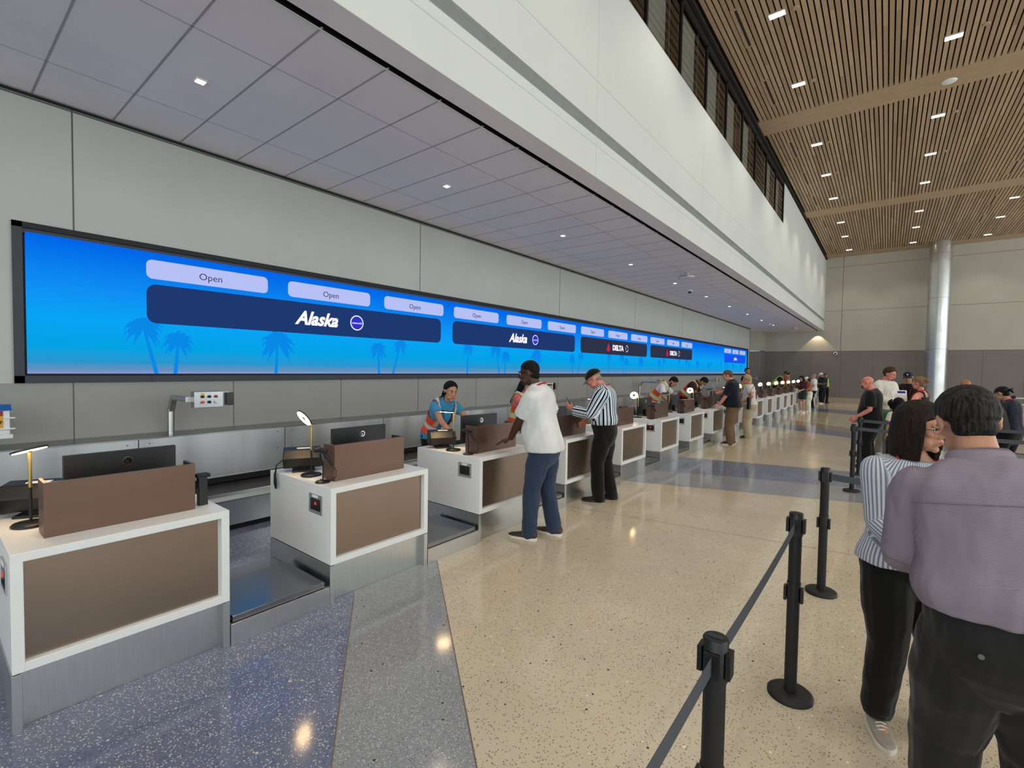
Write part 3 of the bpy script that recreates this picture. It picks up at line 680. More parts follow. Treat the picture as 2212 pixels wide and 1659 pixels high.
def make_lamp(e, nrm, off=0.078, on=True):
    """ring lamp: e points from the hinge to the ring's far side, nrm is where its light faces"""
    t = thing('desk_lamp', '', 'desk lamp', (0, 0, 0), 0, 'ring desk lamps on the counters')
    b = MB(); b.lathe([(0.075, 0), (0.078, 0.008), (0.07, 0.016), (0.02, 0.02)], n=28); b.cyl((0, 0, 0.015), (0, 0, 0.20), 0.0065, 0.0065, 12); b.build('base', 'black_plastic', t)
    b = MB(); b.cyl((0, 0, 0.20), (0, 0, 0.385), 0.0075, 0.0075, 12); b.ell((0, 0, 0.39), (0.011, 0.011, 0.011), n=10); b.build('pole', 'brass', t)
    e = Vector(e).normalized(); nn = Vector(nrm); nn = (nn-e*nn.dot(e)).normalized(); g = nn.cross(e); c = Vector((0, 0, 0.392))+e*off
    def ring(ro, ri, z0, z1, mb):
        n = 32; vs = []
        for (r_, z_) in ((ro, z0), (ro, z1), (ri, z1), (ri, z0)):
            for j in range(n): an = 2*math.pi*j/n; vs.append(c+e*(r_*math.cos(an))+g*(r_*math.sin(an))+nn*z_)
        mb.add(vs, [(i*n+j, i*n+(j+1) % n, ((i+1) % 4)*n+(j+1) % n, ((i+1) % 4)*n+j) for i in range(4) for j in range(n)], 0, False); return mb
    ring(0.073, 0.020, -0.010, 0.0, MB()).build('head', 'black_plastic', t)
    ring(0.067, 0.026, -0.001, 0.003, MB()).build('light_ring', 'lamp_warm' if on else 'paper', t)
    return t
def make_scanner():
    t = thing('barcode_scanner', '', 'barcode scanner', (0, 0, 0), 0, 'barcode scanners on stands')
    b = MB(); b.lathe([(0.050, 0), (0.052, 0.006), (0.044, 0.012), (0.012, 0.018)], n=28)
    b.tube([(0, 0, 0.01), (0, 0.004, 0.10), (0.004, -0.004, 0.15), (0.014, -0.02, 0.19), (0.02, -0.028, 0.215)], 0.0055, 10); b.build('stand', 'black_plastic', t)
    b = MB(); b.tube([(-0.03, -0.045, 0.235), (0.01, -0.02, 0.245), (0.045, 0.0, 0.24), (0.055, 0.005, 0.237)], [0.016, 0.021, 0.019, 0.012], 12, 0, True, 0.85)
    b.tube([(0.02, -0.012, 0.238), (0.05, 0.012, 0.19), (0.075, 0.03, 0.145), (0.08, 0.034, 0.135)], [0.015, 0.013, 0.012, 0.008], 12); b.build('gun', 'black_matte', t)
    b = MB(); b.tube([(0.08, 0.034, 0.137), (0.10, 0.05, 0.10), (0.095, 0.055, 0.05), (0.05, 0.05, 0.012), (0.0, 0.055, 0.006), (-0.08, 0.02, 0.006)], 0.003, 8); b.build('cable', 'black_matte', t)
    return t
def make_terminal():
    t = thing('boarding_pass_reader', '', 'document reader', (0, 0, 0), 0, 'black document readers on the counters')
    b = MB(); b.poly([(-0.09, -0.15, 0.05), (0.05, -0.15, 0.03), (0.085, -0.15, 0.11), (0.03, -0.15, 0.175), (-0.075, -0.15, 0.185)], (0, 0.28, 0)); b.build('housing', 'black_plastic', t, 0.006, 2)
    b = MB(); b.box(-0.075, 0.075, -0.085, 0.085, 0.0, 0.014); b.box(-0.03, 0.03, -0.035, 0.035, 0.01, 0.06); b.build('foot', 'black_matte', t, 0.004)
    b = MB(); b.box(-0.03, 0.012, -0.05, 0.055, 0.1785, 0.183); b.build('white_label', 'paper', t)
    return t
def make_keyboard():
    t = thing('keyboard', '', 'keyboard', (0, 0, 0), 0, 'keyboards behind the privacy screens')
    b = MB(); b.box(-0.07, 0.07, -0.2, 0.2, 0, 0.016); b.build('deck', 'black_plastic', t, 0.003)
    b = MB()
    for i in range(4):
        for j in range(14): b.box(-0.058+i*0.03, -0.034+i*0.03, -0.187+j*0.0268, -0.164+j*0.0268, 0.016, 0.021)
    b.build('keys', 'black_matte', t); return t
mon, lmp, scn, ter, kb = make_monitor(), None, make_scanner(), make_terminal(), make_keyboard()
used = set()
def put(proto, loc, rz, label):
    if proto.name in used: return dup(proto, loc, rz, label)
    used.add(proto.name); proto.location = loc; proto.rotation_euler = (0, 0, rz); proto['label'] = label; return proto
WH = {0: 'the nearest counter at lower left', 1: 'the second counter from the near end', 2: 'the third counter from the near end'}
lamps = {}
for k in range(21):
    y0 = 0.25+PITCH*k; w_ = WH.get(k, 'the %s counter from the near end' % ORD[k])
    put(PRIV, (0, y0, 0), 0, 'bronze three-sided privacy screen standing on '+w_)
    put(mon, (-3.56, y0+(0.52 if k == 0 else 0.60), CT), 0 if k in (0, 1) else R(-6), 'black computer monitor seen from behind on '+w_)
    if k: put(scn, (-3.215, y0+0.062, CT), R(-4) if k % 2 else R(-16), 'black barcode scanner in its stand on '+w_)
    put(ter, (-3.70, y0+0.175, CT), R(-28), 'black box-shaped document reader on '+w_)
    put(kb, (-3.78, y0+0.56, CT), 0, 'black keyboard behind the bronze screen on '+w_)
    # lamps: tilt/spin differ from desk to desk
    flat = ((-.78, -.62, .06), (.05, -.05, -1), .078, True)
    if k == 0: kind = ((.62, .60, .24), (.1, .1, -1), 0.0, True)
    elif k == 1: kind = ((-.50, -.40, .58), (.18, -.52, -.75), .078, True)
    elif k in (2, 3, 4, 9, 11): kind = flat
    elif k in (6, 8): kind = ((-.78, -.60, -.12), (.1, .2, -1), .078, False)
    else: kind = ((-.80, -.55, .12), (.42, -.75, -.40), .078, True)
    if kind not in lamps: lamps[kind] = make_lamp(*kind)
    lab = ('unlit ring desk lamp with a brass pole on ' if not kind[3] else 'edge-on ring desk lamp with a brass pole on ' if k in (0, 2, 3, 4, 9, 11) else 'lit ring desk lamp with a brass pole on ')+w_
    put(lamps[kind], (-3.48, y0+0.12, CT), 0, lab)
# loose things on the desks
b = MB(); b.tube([(-3.905, 1.77, 0.84), (-3.93, 1.765, 0.81)], .004, 6)
b.tube([(-3.74, 1.80, 0.90), (-3.76, 1.775, 0.86), (-3.76, 1.765, 0.80), (-3.755, 1.765, 0.74), (-3.755, 1.765, 0.70)], [0.004, 0.005, 0.012, 0.016, 0.010], 10, 0, True, 0.4, (0, 1, 0))
b = MB(); b.tube([(-3.74, 1.83, 0.93), (-3.76, 1.772, 0.88), (-3.765, 1.762, 0.80), (-3.755, 1.760, 0.74), (-3.75, 1.762, 0.695)], [0.004, 0.006, 0.013, 0.018, 0.010], 10, 0, True, 0.4, (0, 1, 0))
tag(b.build('hand_strap', 'black_matte'), 'black padded hand strap hanging over the left side of the second counter', 'strap')
b = MB(); b.ell((0, 0, 0.05), (0.05, 0.075, 0.05)); b.ell((0.02, 0.02, 0.085), (0.03, 0.04, 0.03)); o = b.build('headset_pouch', 'black_matte'); o.location = (-3.852, 0.305, CT)
tag(o, 'rounded black pouch at the left edge behind the document reader on the nearest counter', 'pouch')
b = MB(); b.tube([(0, -0.01, 0.0), (0, 0.0, 0.15), (0, 0.01, 0.26)], [0.04, 0.04, 0.03], 10, 0, True, 0.5); o = b.build('leather_tag', plain('leather_brown', (96, 66, 52), 0.6)); o.location = (-3.60, 0.585, CT)
tag(o, 'small brown leather case beside the left edge of the nearest monitor', 'case')
t = thing('card_terminal', 'small black card terminal standing right of the bronze screen on the nearest counter', 'card terminal', (-3.24, 1.085, CT))
b = MB(); b.poly([(-0.02, -0.03, 0), (0.02, -0.03, 0), (0.012, -0.03, 0.17), (-0.02, -0.03, 0.17)], (0, 0.05, 0)); b.build('body', 'black_plastic', t, 0.003)
b = MB(); b.box(-0.03, 0.03, -0.04, 0.03, 0.17, 0.19); b.build('head', 'black_matte', t, 0.002)
random.seed(4)
def sheet(loc, rz, label, w_=0.15, l_=0.21):
    b = MB(); b.box(-w_/2, w_/2, -l_/2, l_/2, 0, 0.0015); o = b.build('paper_sheet', 'paper'); o.location = loc; o.rotation_euler = (0, 0, rz)
    return tag(o, label, 'paper', 'loose papers on the counters')
sheet((-3.5, 3.55, CT), 0.3, 'white paper by the keyboard hand of the agent in the light blue polo')
sheet((-3.55, 6.62, CT+0.0), 0.9, 'pale paper beside the lamp base on the fifth counter')
sheet((-3.60, 8.16, CT+0.0), 0.2, 'crumpled white paper under the arm of the bearded agent')
sheet((-3.2, 10.17, CT), 0.5, 'white slip under the hand of the man in the navy shirt', 0.1, 0.15)
sheet((-3.35, 1.90, CT), 0.2, 'white paper behind the scanner stand on the second counter', 0.12, 0.16)
# ================================================================== BELT BARRIERS
def make_post():
    t = thing('stanchion', '', 'barrier post', (0, 0, 0), 0, 'black belt barrier posts')
    b = MB(); b.lathe([(0.105, 0), (0.105, 0.018), (0.095, 0.026), (0.04, 0.03)], n=36); b.build('base', 'black_matte', t)
    b = MB(); b.cyl((0, 0, 0.02), (0, 0, 0.86), 0.029, 0.029, 28); b.build('pole', 'black_matte', t)
    b = MB(); b.lathe([(0.032, 0.52), (0.032, 0.60)], n=28); b.box(-0.044, -0.03, -0.018, 0.018, 0.50, 0.575); b.box(0.03, 0.044, -0.018, 0.018, 0.50, 0.575); b.build('lower_cassette', 'black_plastic', t, 0.002)
    b = MB(); b.lathe([(0.033, 0.845), (0.033, 0.955), (0.030, 0.959)], n=28)
    b.box(-0.043, -0.03, -0.02, 0.02, 0.86, 0.93); b.box(0.03, 0.043, -0.02, 0.02, 0.86, 0.93); b.box(-0.02, 0.02, 0.03, 0.04, 0.86, 0.93); b.box(-0.02, 0.02, -0.04, -0.03, 0.86, 0.93); b.build('head', 'black_plastic', t, 0.001)
    b = MB(); b.box(-0.02, 0.02, -0.008, 0.008, 0.959, 0.961); b.build('cap_label', 'dark_frame', t)
    return t
pst = make_post()
for x, y, lab in [(-0.34, 1.34, 'nearest black belt post at the bottom of the picture'), (-0.34, 2.80, 'second black belt post, its tape running to the nearest post'),
                  (-0.34, 4.27, 'third black belt post, standing with a tape going off behind the woman in stripes'), (-0.34, 8.24, 'black belt post on the pale grey floor band left of the bald man'),
                  (-0.32, 9.68, 'black belt post just behind the one on the grey floor band'), (-0.31, 11.12, 'farthest black belt post beside the legs of the bald man'),
                  (1.9, 4.3, 'black belt post hidden behind the man in the lavender shirt'), (2.0, 8.25, 'black belt post at the right edge holding the nearer far tape'), (2.0, 9.7, 'black belt post at the right edge holding the farther tape'), (-0.34, -0.12, 'black belt post left of the camera holding the near end of the tape')]:
    put(pst, (x, y, 0), 0, lab)
def tape(p, q, label, z=0.895, sag=0.012, h=0.048):
    b = MB(); n = 12; p = Vector((*p, z)); q = Vector((*q, z)); vs = []
    nn = (q-p).normalized().cross(Vector((0, 0, 1)))*0.0008
    for i in range(n+1):
        f_ = i/n; c_ = p.lerp(q, f_)-Vector((0, 0, sag*4*f_*(1-f_)))
        vs += [c_+nn+Vector((0, 0, -h/2)), c_+nn+Vector((0, 0, h/2)), c_-nn+Vector((0, 0, h/2)), c_-nn+Vector((0, 0, -h/2))]
    fs = [(4*i+a, 4*i+(a+1) % 4, 4*i+4+(a+1) % 4, 4*i+4+a) for i in range(n) for a in range(4)]
    b.add(vs, fs, 0, False); b.add(vs[:4], [(0, 1, 2, 3)]); b.add(vs[-4:], [(0, 1, 2, 3)])
    tag(b.build('barrier_tape', 'tape_grey'), label, 'barrier tape', 'grey barrier tapes')
tape((-0.34, -0.09), (-0.34, 1.30), 'grey barrier tape running from the nearest post to the bottom edge')
tape((-0.34, 1.38), (-0.34, 2.76), 'grey barrier tape between the two nearest posts')
tape((-0.295, 4.27), (1.85, 4.3), 'grey barrier tape going right from the third post behind the striped sleeve', sag=0.03)
tape((-0.30, 8.24), (1.96, 8.25), 'lower of the two grey tapes crossing in front of the bald man', sag=0.02)
tape((-0.28, 9.68), (1.96, 9.7), 'upper of the two grey tapes crossing in front of the bald man', sag=0.02)
# ================================================================== PEOPLE
def V(*a): return Vector(a)
def interp(tab, x):
    if x <= tab[0][0]: return tab[0][1:]
    for a, b in zip(tab[:-1], tab[1:]):
        if x <= b[0]:
            f_ = (x-a[0])/(b[0]-a[0]); f_ = f_*f_*(3-2*f_) if False else f_
            return tuple(u+(v-u)*f_ for u, v in zip(a[1:], b[1:]))
    return tab[-1][1:]
# height: half width, half depth, centre offset
TORSO_M = [(.80, .150, .105, -.015), (.88, .168, .122, -.015), (.95, .168, .120, -.008), (1.03, .158, .112, 0), (1.12, .155, .108, 0), (1.22, .165, .112, 0), (1.32, .180, .120, -.006), (1.39, .184, .110, -.012), (1.43, .162, .092, -.016), (1.46, .112, .074, -.016), (1.49, .066, .060, -.014), (1.54, .060, .060, -.008)]
TORSO_F = [(.80, .155, .110, -.015), (.88, .172, .122, -.018), (.95, .165, .115, -.01), (1.03, .140, .100, 0), (1.12, .130, .095, .002), (1.20, .142, .105, .012), (1.27, .152, .118, .018), (1.34, .156, .104, .004), (1.40, .155, .090, -.008), (1.43, .130, .076, -.014), (1.46, .088, .062, -.014), (1.49, .056, .052, -.012), (1.54, .050, .052, -.006)]
class Fig:
    def __init__(s, H=1.75, sex='m', lean=0, bend=0, twist=0, side=0, build=1.0, belly=0.0, hy=0, hp=0, hroll=0, feet=None, hands=None, poles=None, drop=0.0, headscale=1.0, armpose=None):
        s.H, s.sex, s.k = H, sex, H/1.75; s.tab = TORSO_M if sex == 'm' else TORSO_F
        s.bw, s.belly = build, belly; s.lean, s.bend, s.twist, s.side = lean, bend, twist, side; s.drop = drop; s.hs = headscale
        zs = [0.78+0.02*i for i in range(42)]; p = V(0, 0, 0.78-drop); s.sp = []
        for z in zs:
            fa = min(1, max(0, (z-.88)/.16)); fb = min(1, max(0, (z-1.10)/.28)); a = R(lean*fa+bend*fb)
            m_ = Matrix.Rotation(R(twist*min(1, max(0, (z-.9)/.4))), 3, 'Z') @ Matrix.Rotation(R(side*fa), 3, 'Y') @ Matrix.Rotation(-a, 3, 'X')
            s.sp.append((z, p.copy(), m_)); p = p+m_@V(0, 0, .02)
        s.z = zs
        q, m_ = s.at(1.50); s.Mh = m_ @ Matrix.Rotation(R(hy), 3, 'Z') @ Matrix.Rotation(R(hroll), 3, 'Y') @ Matrix.Rotation(R(-hp), 3, 'X')
        s.neck = q; s.hc = q+s.Mh@V(0, .018, .125*headscale)
        sw = .166*build if sex == 'm' else .146*build; s.sw = sw
        feet = feet or [(.10, 0.0, 8), (-.10, 0.02, -8)]; s.feet = feet   # x, y, toe angle: right, left
        hands = hands or [None, None]; s.arm = []; poles = poles or [None, None]
        for i, sg in enumerate((1, -1)):
            q, m_ = s.at(1.40); sh = q+m_@V(sg*sw, -.008, -.012)
            tgt = V(*hands[i]) if hands[i] else q+m_@V(sg*(sw+.06), .05, -.53)
            a, b_ = (.285, .255) if sex == 'm' else (.27, .24); d = tgt-sh; dl_ = d.length
            if dl_ > a+b_-.004: tgt = sh+d*((a+b_-.004)/dl_); d = tgt-sh; dl_ = d.length
            pole = V(*poles[i]) if poles[i] else (m_@V(sg*.35, -1, -.15))
            x_ = (a*a-b_*b_+dl_*dl_)/(2*dl_); h_ = math.sqrt(max(0, a*a-x_*x_)); u = d.normalized(); pp = (pole-u*pole.dot(u)).normalized()
            s.arm.append((sh, sh+u*x_+pp*h_, tgt))
        s.leg = []
        for i, sg in enumerate((1, -1)):
            q, m_ = s.at(.90); hp_ = V(sg*.088, -.01, .92-drop); fx, fy, ta = feet[i][:3]; an = V(fx, fy, .085+(feet[i][3] if len(feet[i]) > 3 else 0))
            a, b_ = .43, .415; d = an-hp_; dl_ = min(d.length, a+b_-.003); u = d.normalized()
            x_ = (a*a-b_*b_+dl_*dl_)/(2*dl_); h_ = math.sqrt(max(0, a*a-x_*x_)); pole = V(math.sin(R(ta))*.5, 1, 0); pp = (pole-u*pole.dot(u)).normalized()
            s.leg.append((hp_, hp_+u*x_+pp*h_, hp_+u*dl_))
    def at(s, z):
        i = min(len(s.sp)-2, max(0, int((z-.78)/.02))); f_ = (z-s.sp[i][0])/.02
        return s.sp[i][1].lerp(s.sp[i+1][1], f_), s.sp[i][2]
    def wd(s, z, infl=0):
        w_, d, yc = interp(s.tab, z); w_ *= s.bw; d *= (1+(s.bw-1)*.8); bl = s.belly*math.exp(-((z-1.07)/.14)**2); return w_+infl+bl*.45, d+infl+bl*.5, yc+bl*.5
    def ring(s, z, infl=0, n=28, e=2.35, squash=1.0):
        w_, d, yc = s.wd(z, infl); q, m_ = s.at(z); out = []
        for j in range(n):
            a = 2*math.pi*j/n; c_, s_ = math.cos(a), math.sin(a)
            out.append(q+m_@V(w_*abs(c_)**(2/e)*(1 if c_ >= 0 else -1), yc+d*squash*abs(s_)**(2/e)*(1 if s_ >= 0 else -1), 0))
        return out
    def torso(s, mb, z0, z1, infl=0, flare=0.0, step=.025, tuck=0.0):
        n = max(3, int((z1-z0)/step)); rs = []
        for i in range(n+1):
            z = z0+(z1-z0)*i/n; f_ = max(0, 1-(z-z0)/.3); rs.append(s.ring(z, infl+flare*f_+tuck*math.exp(-((z-z0-.07)/.06)**2)))
        mb.rings(rs)
    def limb(s, mb, pts, rads, infl=0, n=14):
        P = []; Rr = []
        for (p, q), (r0, r1) in zip(zip(pts[:-1], pts[1:]), zip(rads[:-1], rads[1:])):
            for i in range(5): P.append(p.lerp(q, i/5)); Rr.append(r0+(r1-r0)*i/5+infl)
        P.append(pts[-1]); Rr.append(rads[-1]+infl); mb.tube(P, Rr, n); mb.ell(P[0], (Rr[0],)*3, n=12); mb.ell(P[-1], (Rr[-1],)*3, n=12)
        for q, r_ in zip(pts[1:-1], rads[1:-1]): mb.ell(q, (r_+infl,)*3, n=12)
    def arm_part(s, mb, i, t1, infl, t0=0.0, flare=0):
        """sleeve or bare arm from shoulder (0) over elbow (1) to wrist (2)"""
        sh, el, wr = s.arm[i]; f_ = 1.0 if s.sex == 'm' else .88
        tab = [(0, .052*f_*s.bw), (.12, .055*f_*s.bw), (.5, .047*f_*s.bw), (1, .041*f_), (1.35, .040*f_), (2, .027*f_)]
        P = []; Rr = []; n = max(3, int(t1*8))
        for j in range(n+1):
            t_ = t1*j/n; p = sh.lerp(el, t_) if t_ <= 1 else el.lerp(wr, t_-1); P.append(p); Rr.append(interp(tab, t_)[0]+infl+flare*t_/max(t1, .01))
        mb.tube(P, Rr, 14); mb.ell(P[0], (Rr[0],)*3, n=14); c0 = s.at(1.43)[0]; c1 = s.at(1.43)[1]@V(0, -.012, -.004); mb.tube([c0+c1, (c0+c1).lerp(P[0], .55)+V(0, 0, .004), P[0]], [.034+infl*.6, .034+infl*.7, Rr[0]*.85], 12)
        if t1 > 1: mb.ell(el, (interp(tab, 1)[0]+infl,)*3, n=12)
        return P[-1], Rr[-1]
    def hand(s, mb, i, dirv=None, nrm=None, curl=22, thumb=None, sc=1.0):
        sh, el, wr = s.arm[i]; sg = (1, -1)[i]
        d = (V(*dirv) if dirv else (wr-el)).normalized(); nn = V(*nrm) if nrm else V(-sg, 0, 0); nn = (nn-d*nn.dot(d)).normalized()
        tv = d.cross(nn)*(1 if sg > 0 else -1); tv = V(*thumb) if thumb else tv; tv = (tv-d*tv.dot(d)-nn*tv.dot(nn)).normalized()
        sc *= (1.0 if s.sex == 'm' else .9)
        mb.tube([wr-d*.01, wr+d*.025*sc, wr+d*.06*sc, wr+d*.092*sc], [.030*sc, .036*sc, .043*sc, .040*sc], 14, 0, True, .40, tuple(nn))
        for f_ in range(4):
            off = (.031-.0205*f_)*sc; L_ = (.070, .078, .072, .058)[f_]*sc; p = wr+d*(.086-.004*abs(f_-1.3))*sc+tv*off; pts = [p-d*.02]; a = R(curl*.5+f_*3)
            spread = tv*(.10-.07*f_)
            for seg, fr in enumerate((.44, .32, .26)):
                dd = (d*math.cos(a)+nn*math.sin(a)+spread).normalized(); pts.append(p.copy()); p = p+dd*L_*fr; a += R(curl)
            pts.append(p); mb.tube(pts, [.0098*sc, .0098*sc, .0092*sc, .0085*sc, .0068*sc], 10); mb.ell(p, (.0072*sc,)*3, n=8)
        p = wr+d*.022*sc+tv*.026*sc; d1 = (d*.62+tv*.62+nn*.35).normalized(); q = p+d1*.042*sc; d2 = (d*.85+tv*.25+nn*.45).normalized(); q2 = q+d2*.034*sc
        mb.tube([p-d1*.01, p+d1*.01, q, q2], [.014*sc, .0145*sc, .0118*sc, .0085*sc], 10); mb.ell(q2, (.0085*sc,)*3, n=8)
        s.__dict__.setdefault('grip', {})[i] = (wr+d*.09*sc+nn*.02*sc, d, nn, tv)
    def head(s, mb):
        M_, c, k = s.Mh, s.hc, s.hs
        def e(p, r_, rot=None): mb.ell(c+M_@(V(*p)*k), tuple(x*k for x in r_), M_ if rot is None else M_@rot, 20)
        f_ = .96 if s.sex == 'f' else 1.0
        e((0, -.014, .030), (.075, .095, .086)); e((0, .028, -.022), (.063*f_, .067, .088)); e((0, .036, -.083), (.045*f_, .047, .034)); e((0, .075, -.100), (.021, .018, .016))
        e((.040, .050, -.065), (.022, .035, .028)); e((-.040, .050, -.065), (.022, .035, .028))
        for sg in (1, -1):
            e((sg*.037, .070, -.020), (.021, .019, .017)); e((sg*.028, .085, .024), (.024, .011, .008)); e((sg*.0765, -.006, -.006), (.009, .021, .032), Matrix.Rotation(R(-10), 3, 'X')); e((sg*.079, -.014, .006), (.010, .013, .020)); e((sg*.012, .098, -.034), (.009, .010, .008))
        mb.tube([c+M_@(V(0, .086, .018)*k), c+M_@(V(0, .098, -.004)*k), c+M_@(V(0, .111, -.026)*k), c+M_@(V(0, .103, -.036)*k)], [.009*k, .010*k, .013*k, .009*k], 10)
        e((0, .091, -.058), (.024, .012, .008)); e((0, .090, -.067), (.020, .012, .008)); e((0, .08, -.062), (.032, .016, .022))
    def hpt(s, *p): return s.hc+s.Mh@(V(*p)*s.hs)
def bake(mb, name, mat, parent, k, voxel=.007, smooth=5, shade=True, fold=0.0, seed=0, ff=(9, 9, 4)):
    """union the pieces into one continuous surface"""
    o = mb.build(name, mat, parent); md = o.modifiers.new('r', 'REMESH'); md.mode = 'VOXEL'; md.voxel_size = voxel; md.use_smooth_shade = True
    if smooth: sm = o.modifiers.new('s', 'SMOOTH'); sm.factor = .5; sm.iterations = smooth
    dg = bpy.context.evaluated_depsgraph_get(); me = bpy.data.meshes.new_from_object(o.evaluated_get(dg)); old = o.data; o.modifiers.clear(); o.data = me; bpy.data.meshes.remove(old)
    n = len(me.vertices); co = np.empty(n*3); me.vertices.foreach_get('co', co); co = co.reshape(-1, 3)
    if fold:
        no = np.empty(n*3); me.vertices.foreach_get('normal', no); no = no.reshape(-1, 3)
        sd = V(seed*3.7, seed*1.9, 0); dsp = np.array([noise.noise(V(p[0]*ff[0], p[1]*ff[1], p[2]*ff[2])+sd)+.5*noise.noise(V(p[0]*ff[0]*2.1, p[1]*ff[1]*2.1, p[2]*ff[2]*2.6)-sd) for p in co])
        co = co+no*(dsp*fold)[:, None]
    co = co*k; me.vertices.foreach_set('co', co.ravel()); me.polygons.foreach_set('use_smooth', [True]*len(me.polygons)); me.update()
    return o
def small(mb, name, mat, parent, k):
    mb.v = [tuple(Vector(p)*k) for p in mb.v]; return mb.build(name, mat, parent)
def coords(o, F, arms=True):
    """cloth coordinates: fu runs round the body or sleeve, fv along it"""
    me = o.data; n = len(me.vertices); co = np.empty(n*3); me.vertices.foreach_get('co', co); co = co.reshape(-1, 3)/F.k
    zs = np.array([a[0] for a in F.sp]); P = np.array([list(a[1]) for a in F.sp]); Mx = np.array([[list(r_) for r_ in a[2]] for a in F.sp])
    rel = co[:, None, :]-P[None]; ax = Mx[:, :, 2]; hz = np.abs((rel*ax[None]).sum(2)); idx = hz.argmin(1)
    loc = np.einsum('nj,nji->ni', rel[np.arange(n), idx], Mx[idx]); zz = zs[idx]+loc[:, 2]
    fu = np.arctan2(loc[:, 0], loc[:, 1])*.17; fv = zz.copy(); lx, ly = loc[:, 0].copy(), loc[:, 1].copy(); isarm = np.zeros(n, bool)
    if arms:
        best = np.full(n, 9.0)
        for i, (sh, el, wr) in enumerate(F.arm):
            base = 0
            for a, b_ in ((sh, el), (el, wr)):
                A, B = np.array(a), np.array(b_); d = B-A; L_ = np.linalg.norm(d); d = d/L_; tu = (co-A)@d; t_ = np.clip(tu, 0, L_); q = A+t_[:, None]*d; v_ = co-q; dist = np.linalg.norm(v_, axis=1)
                h = np.cross(d, [0, 1, 0.05]); h /= np.linalg.norm(h); g = np.cross(d, h)
                inside = (dist < .105) & (dist < best) & ((np.abs(lx) > F.sw*.93) | (zz < 1.2) & (np.abs(lx) > F.wd(1.15)[0]*1.08))
                inside &= ~((zz > 1.40) & (np.abs(lx) < F.sw))
                fu = np.where(inside, np.arctan2(v_@h, v_@g)*.062, fu); fv = np.where(inside, base+tu, fv); isarm |= inside; best = np.where(inside, dist, best); base += L_
    for nm, arr in (('fu', fu), ('fv', fv), ('lx', lx), ('ly', ly), ('rz', zz)):
        at = me.attributes.new(nm, 'FLOAT', 'POINT'); at.data.foreach_set('value', arr)
    return lx, ly, zz
def att(nt, nm):
    a = N(nt, 'ShaderNodeAttribute'); a.attribute_name = nm; return a.outputs['Fac']
def stripe_mat(name, freq, stops, src='fu', rough=.85, wobble=0.0, fold=.35, fine=None):
    mt, nt, b = nodes(name); u = math_n(nt, 'MULTIPLY', att(nt, src), freq)
    f_ = math_n(nt, 'FRACT', u); c = ramp(nt, f_, [(p, lin(q)) for p, q in stops], 'CONSTANT')
    if fine:
        g = math_n(nt, 'FRACT', math_n(nt, 'MULTIPLY', att(nt, 'fv'), fine[0])); sel = math_n(nt, 'LESS_THAN', g, fine[1]); c = mixc(nt, sel, c, lin(fine[2]))
    L(nt, c, b.inputs['Base Color']); b.inputs['Roughness'].default_value = rough; b.inputs['Specular IOR Level'].default_value = .2
    n2 = N(nt, 'ShaderNodeTexNoise'); n2.inputs['Scale'].default_value = 8; L(nt, coord(nt, scale=(1, 1, .4)), n2.inputs[0]); bump(nt, b, n2.outputs[0], fold, .05)
    MAT[name] = mt
def vest_mat(name, base, trim, refl=(196, 200, 202)):
    """hi-vis vest: lime-edged silver bands round the waist and over the shoulders"""
    mt, nt, b = nodes(name); z = att(nt, 'rz'); x = math_n(nt, 'ABSOLUTE', att(nt, 'lx'))
    def band(src, c0, hw): return math_n(nt, 'LESS_THAN', math_n(nt, 'ABSOLUTE', math_n(nt, 'SUBTRACT', src, c0)), hw)
    up_ = math_n(nt, 'GREATER_THAN', z, 1.13)
    c = mixc(nt, math_n(nt, 'MAXIMUM', band(z, 1.08, .042), math_n(nt, 'MULTIPLY', band(x, .105, .036), up_)), lin(base), lin(trim))
    c = mixc(nt, math_n(nt, 'MAXIMUM', band(z, 1.08, .024), math_n(nt, 'MULTIPLY', band(x, .105, .020), up_)), c, lin(refl))
    c = mixc(nt, math_n(nt, 'GREATER_THAN', z, 1.47), c, lin(trim))
    L(nt, c, b.inputs['Base Color']); b.inputs['Roughness'].default_value = .7; MAT[name] = mt
vest_mat('vest_orange', (232, 76, 34), (206, 224, 60)); vest_mat('vest_orange_plain', (232, 78, 40), (236, 110, 60)); vest_mat('vest_lime', (176, 214, 40), (120, 160, 60), (206, 226, 120)); vest_mat('vest_red', (200, 44, 30), (200, 216, 56))
stripe_mat('striped_shirt', 14.0, [(0, (18, 20, 28)), (.26, (226, 234, 240)), (.36, (120, 150, 180)), (.46, (232, 240, 246)), (.56, (14, 16, 24)), (.70, (176, 200, 216)), (.86, (240, 244, 248))])
stripe_mat('seersucker_shirt', 62.0, [(0, (206, 212, 220)), (.55, (126, 134, 152))], fold=.3)
stripe_mat('pocket_stripes', 70.0, [(0, (208, 214, 224)), (.55, (128, 136, 154))], src='fv')
stripe_mat('lavender_check', 330.0, [(0, (160, 154, 164)), (.5, (134, 122, 136))], fold=.7, fine=(330.0, .45, (118, 106, 120)))
stripe_mat('knit_white', 40.0, [(0, (216, 212, 204)), (.8, (176, 170, 160))], fold=.3)
mt, nt, b_ = nodes('floral_navy'); vo = N(nt, 'ShaderNodeTexVoronoi'); vo.inputs['Scale'].default_value = 10; L(nt, coord(nt), vo.inputs[0])
L(nt, mixc(nt, math_n(nt, 'LESS_THAN', vo.outputs['Distance'], .22), lin((16, 18, 34)), lin((170, 180, 196))), b_.inputs['Base Color']); b_.inputs['Roughness'].default_value = .8; MAT['floral_navy'] = mt
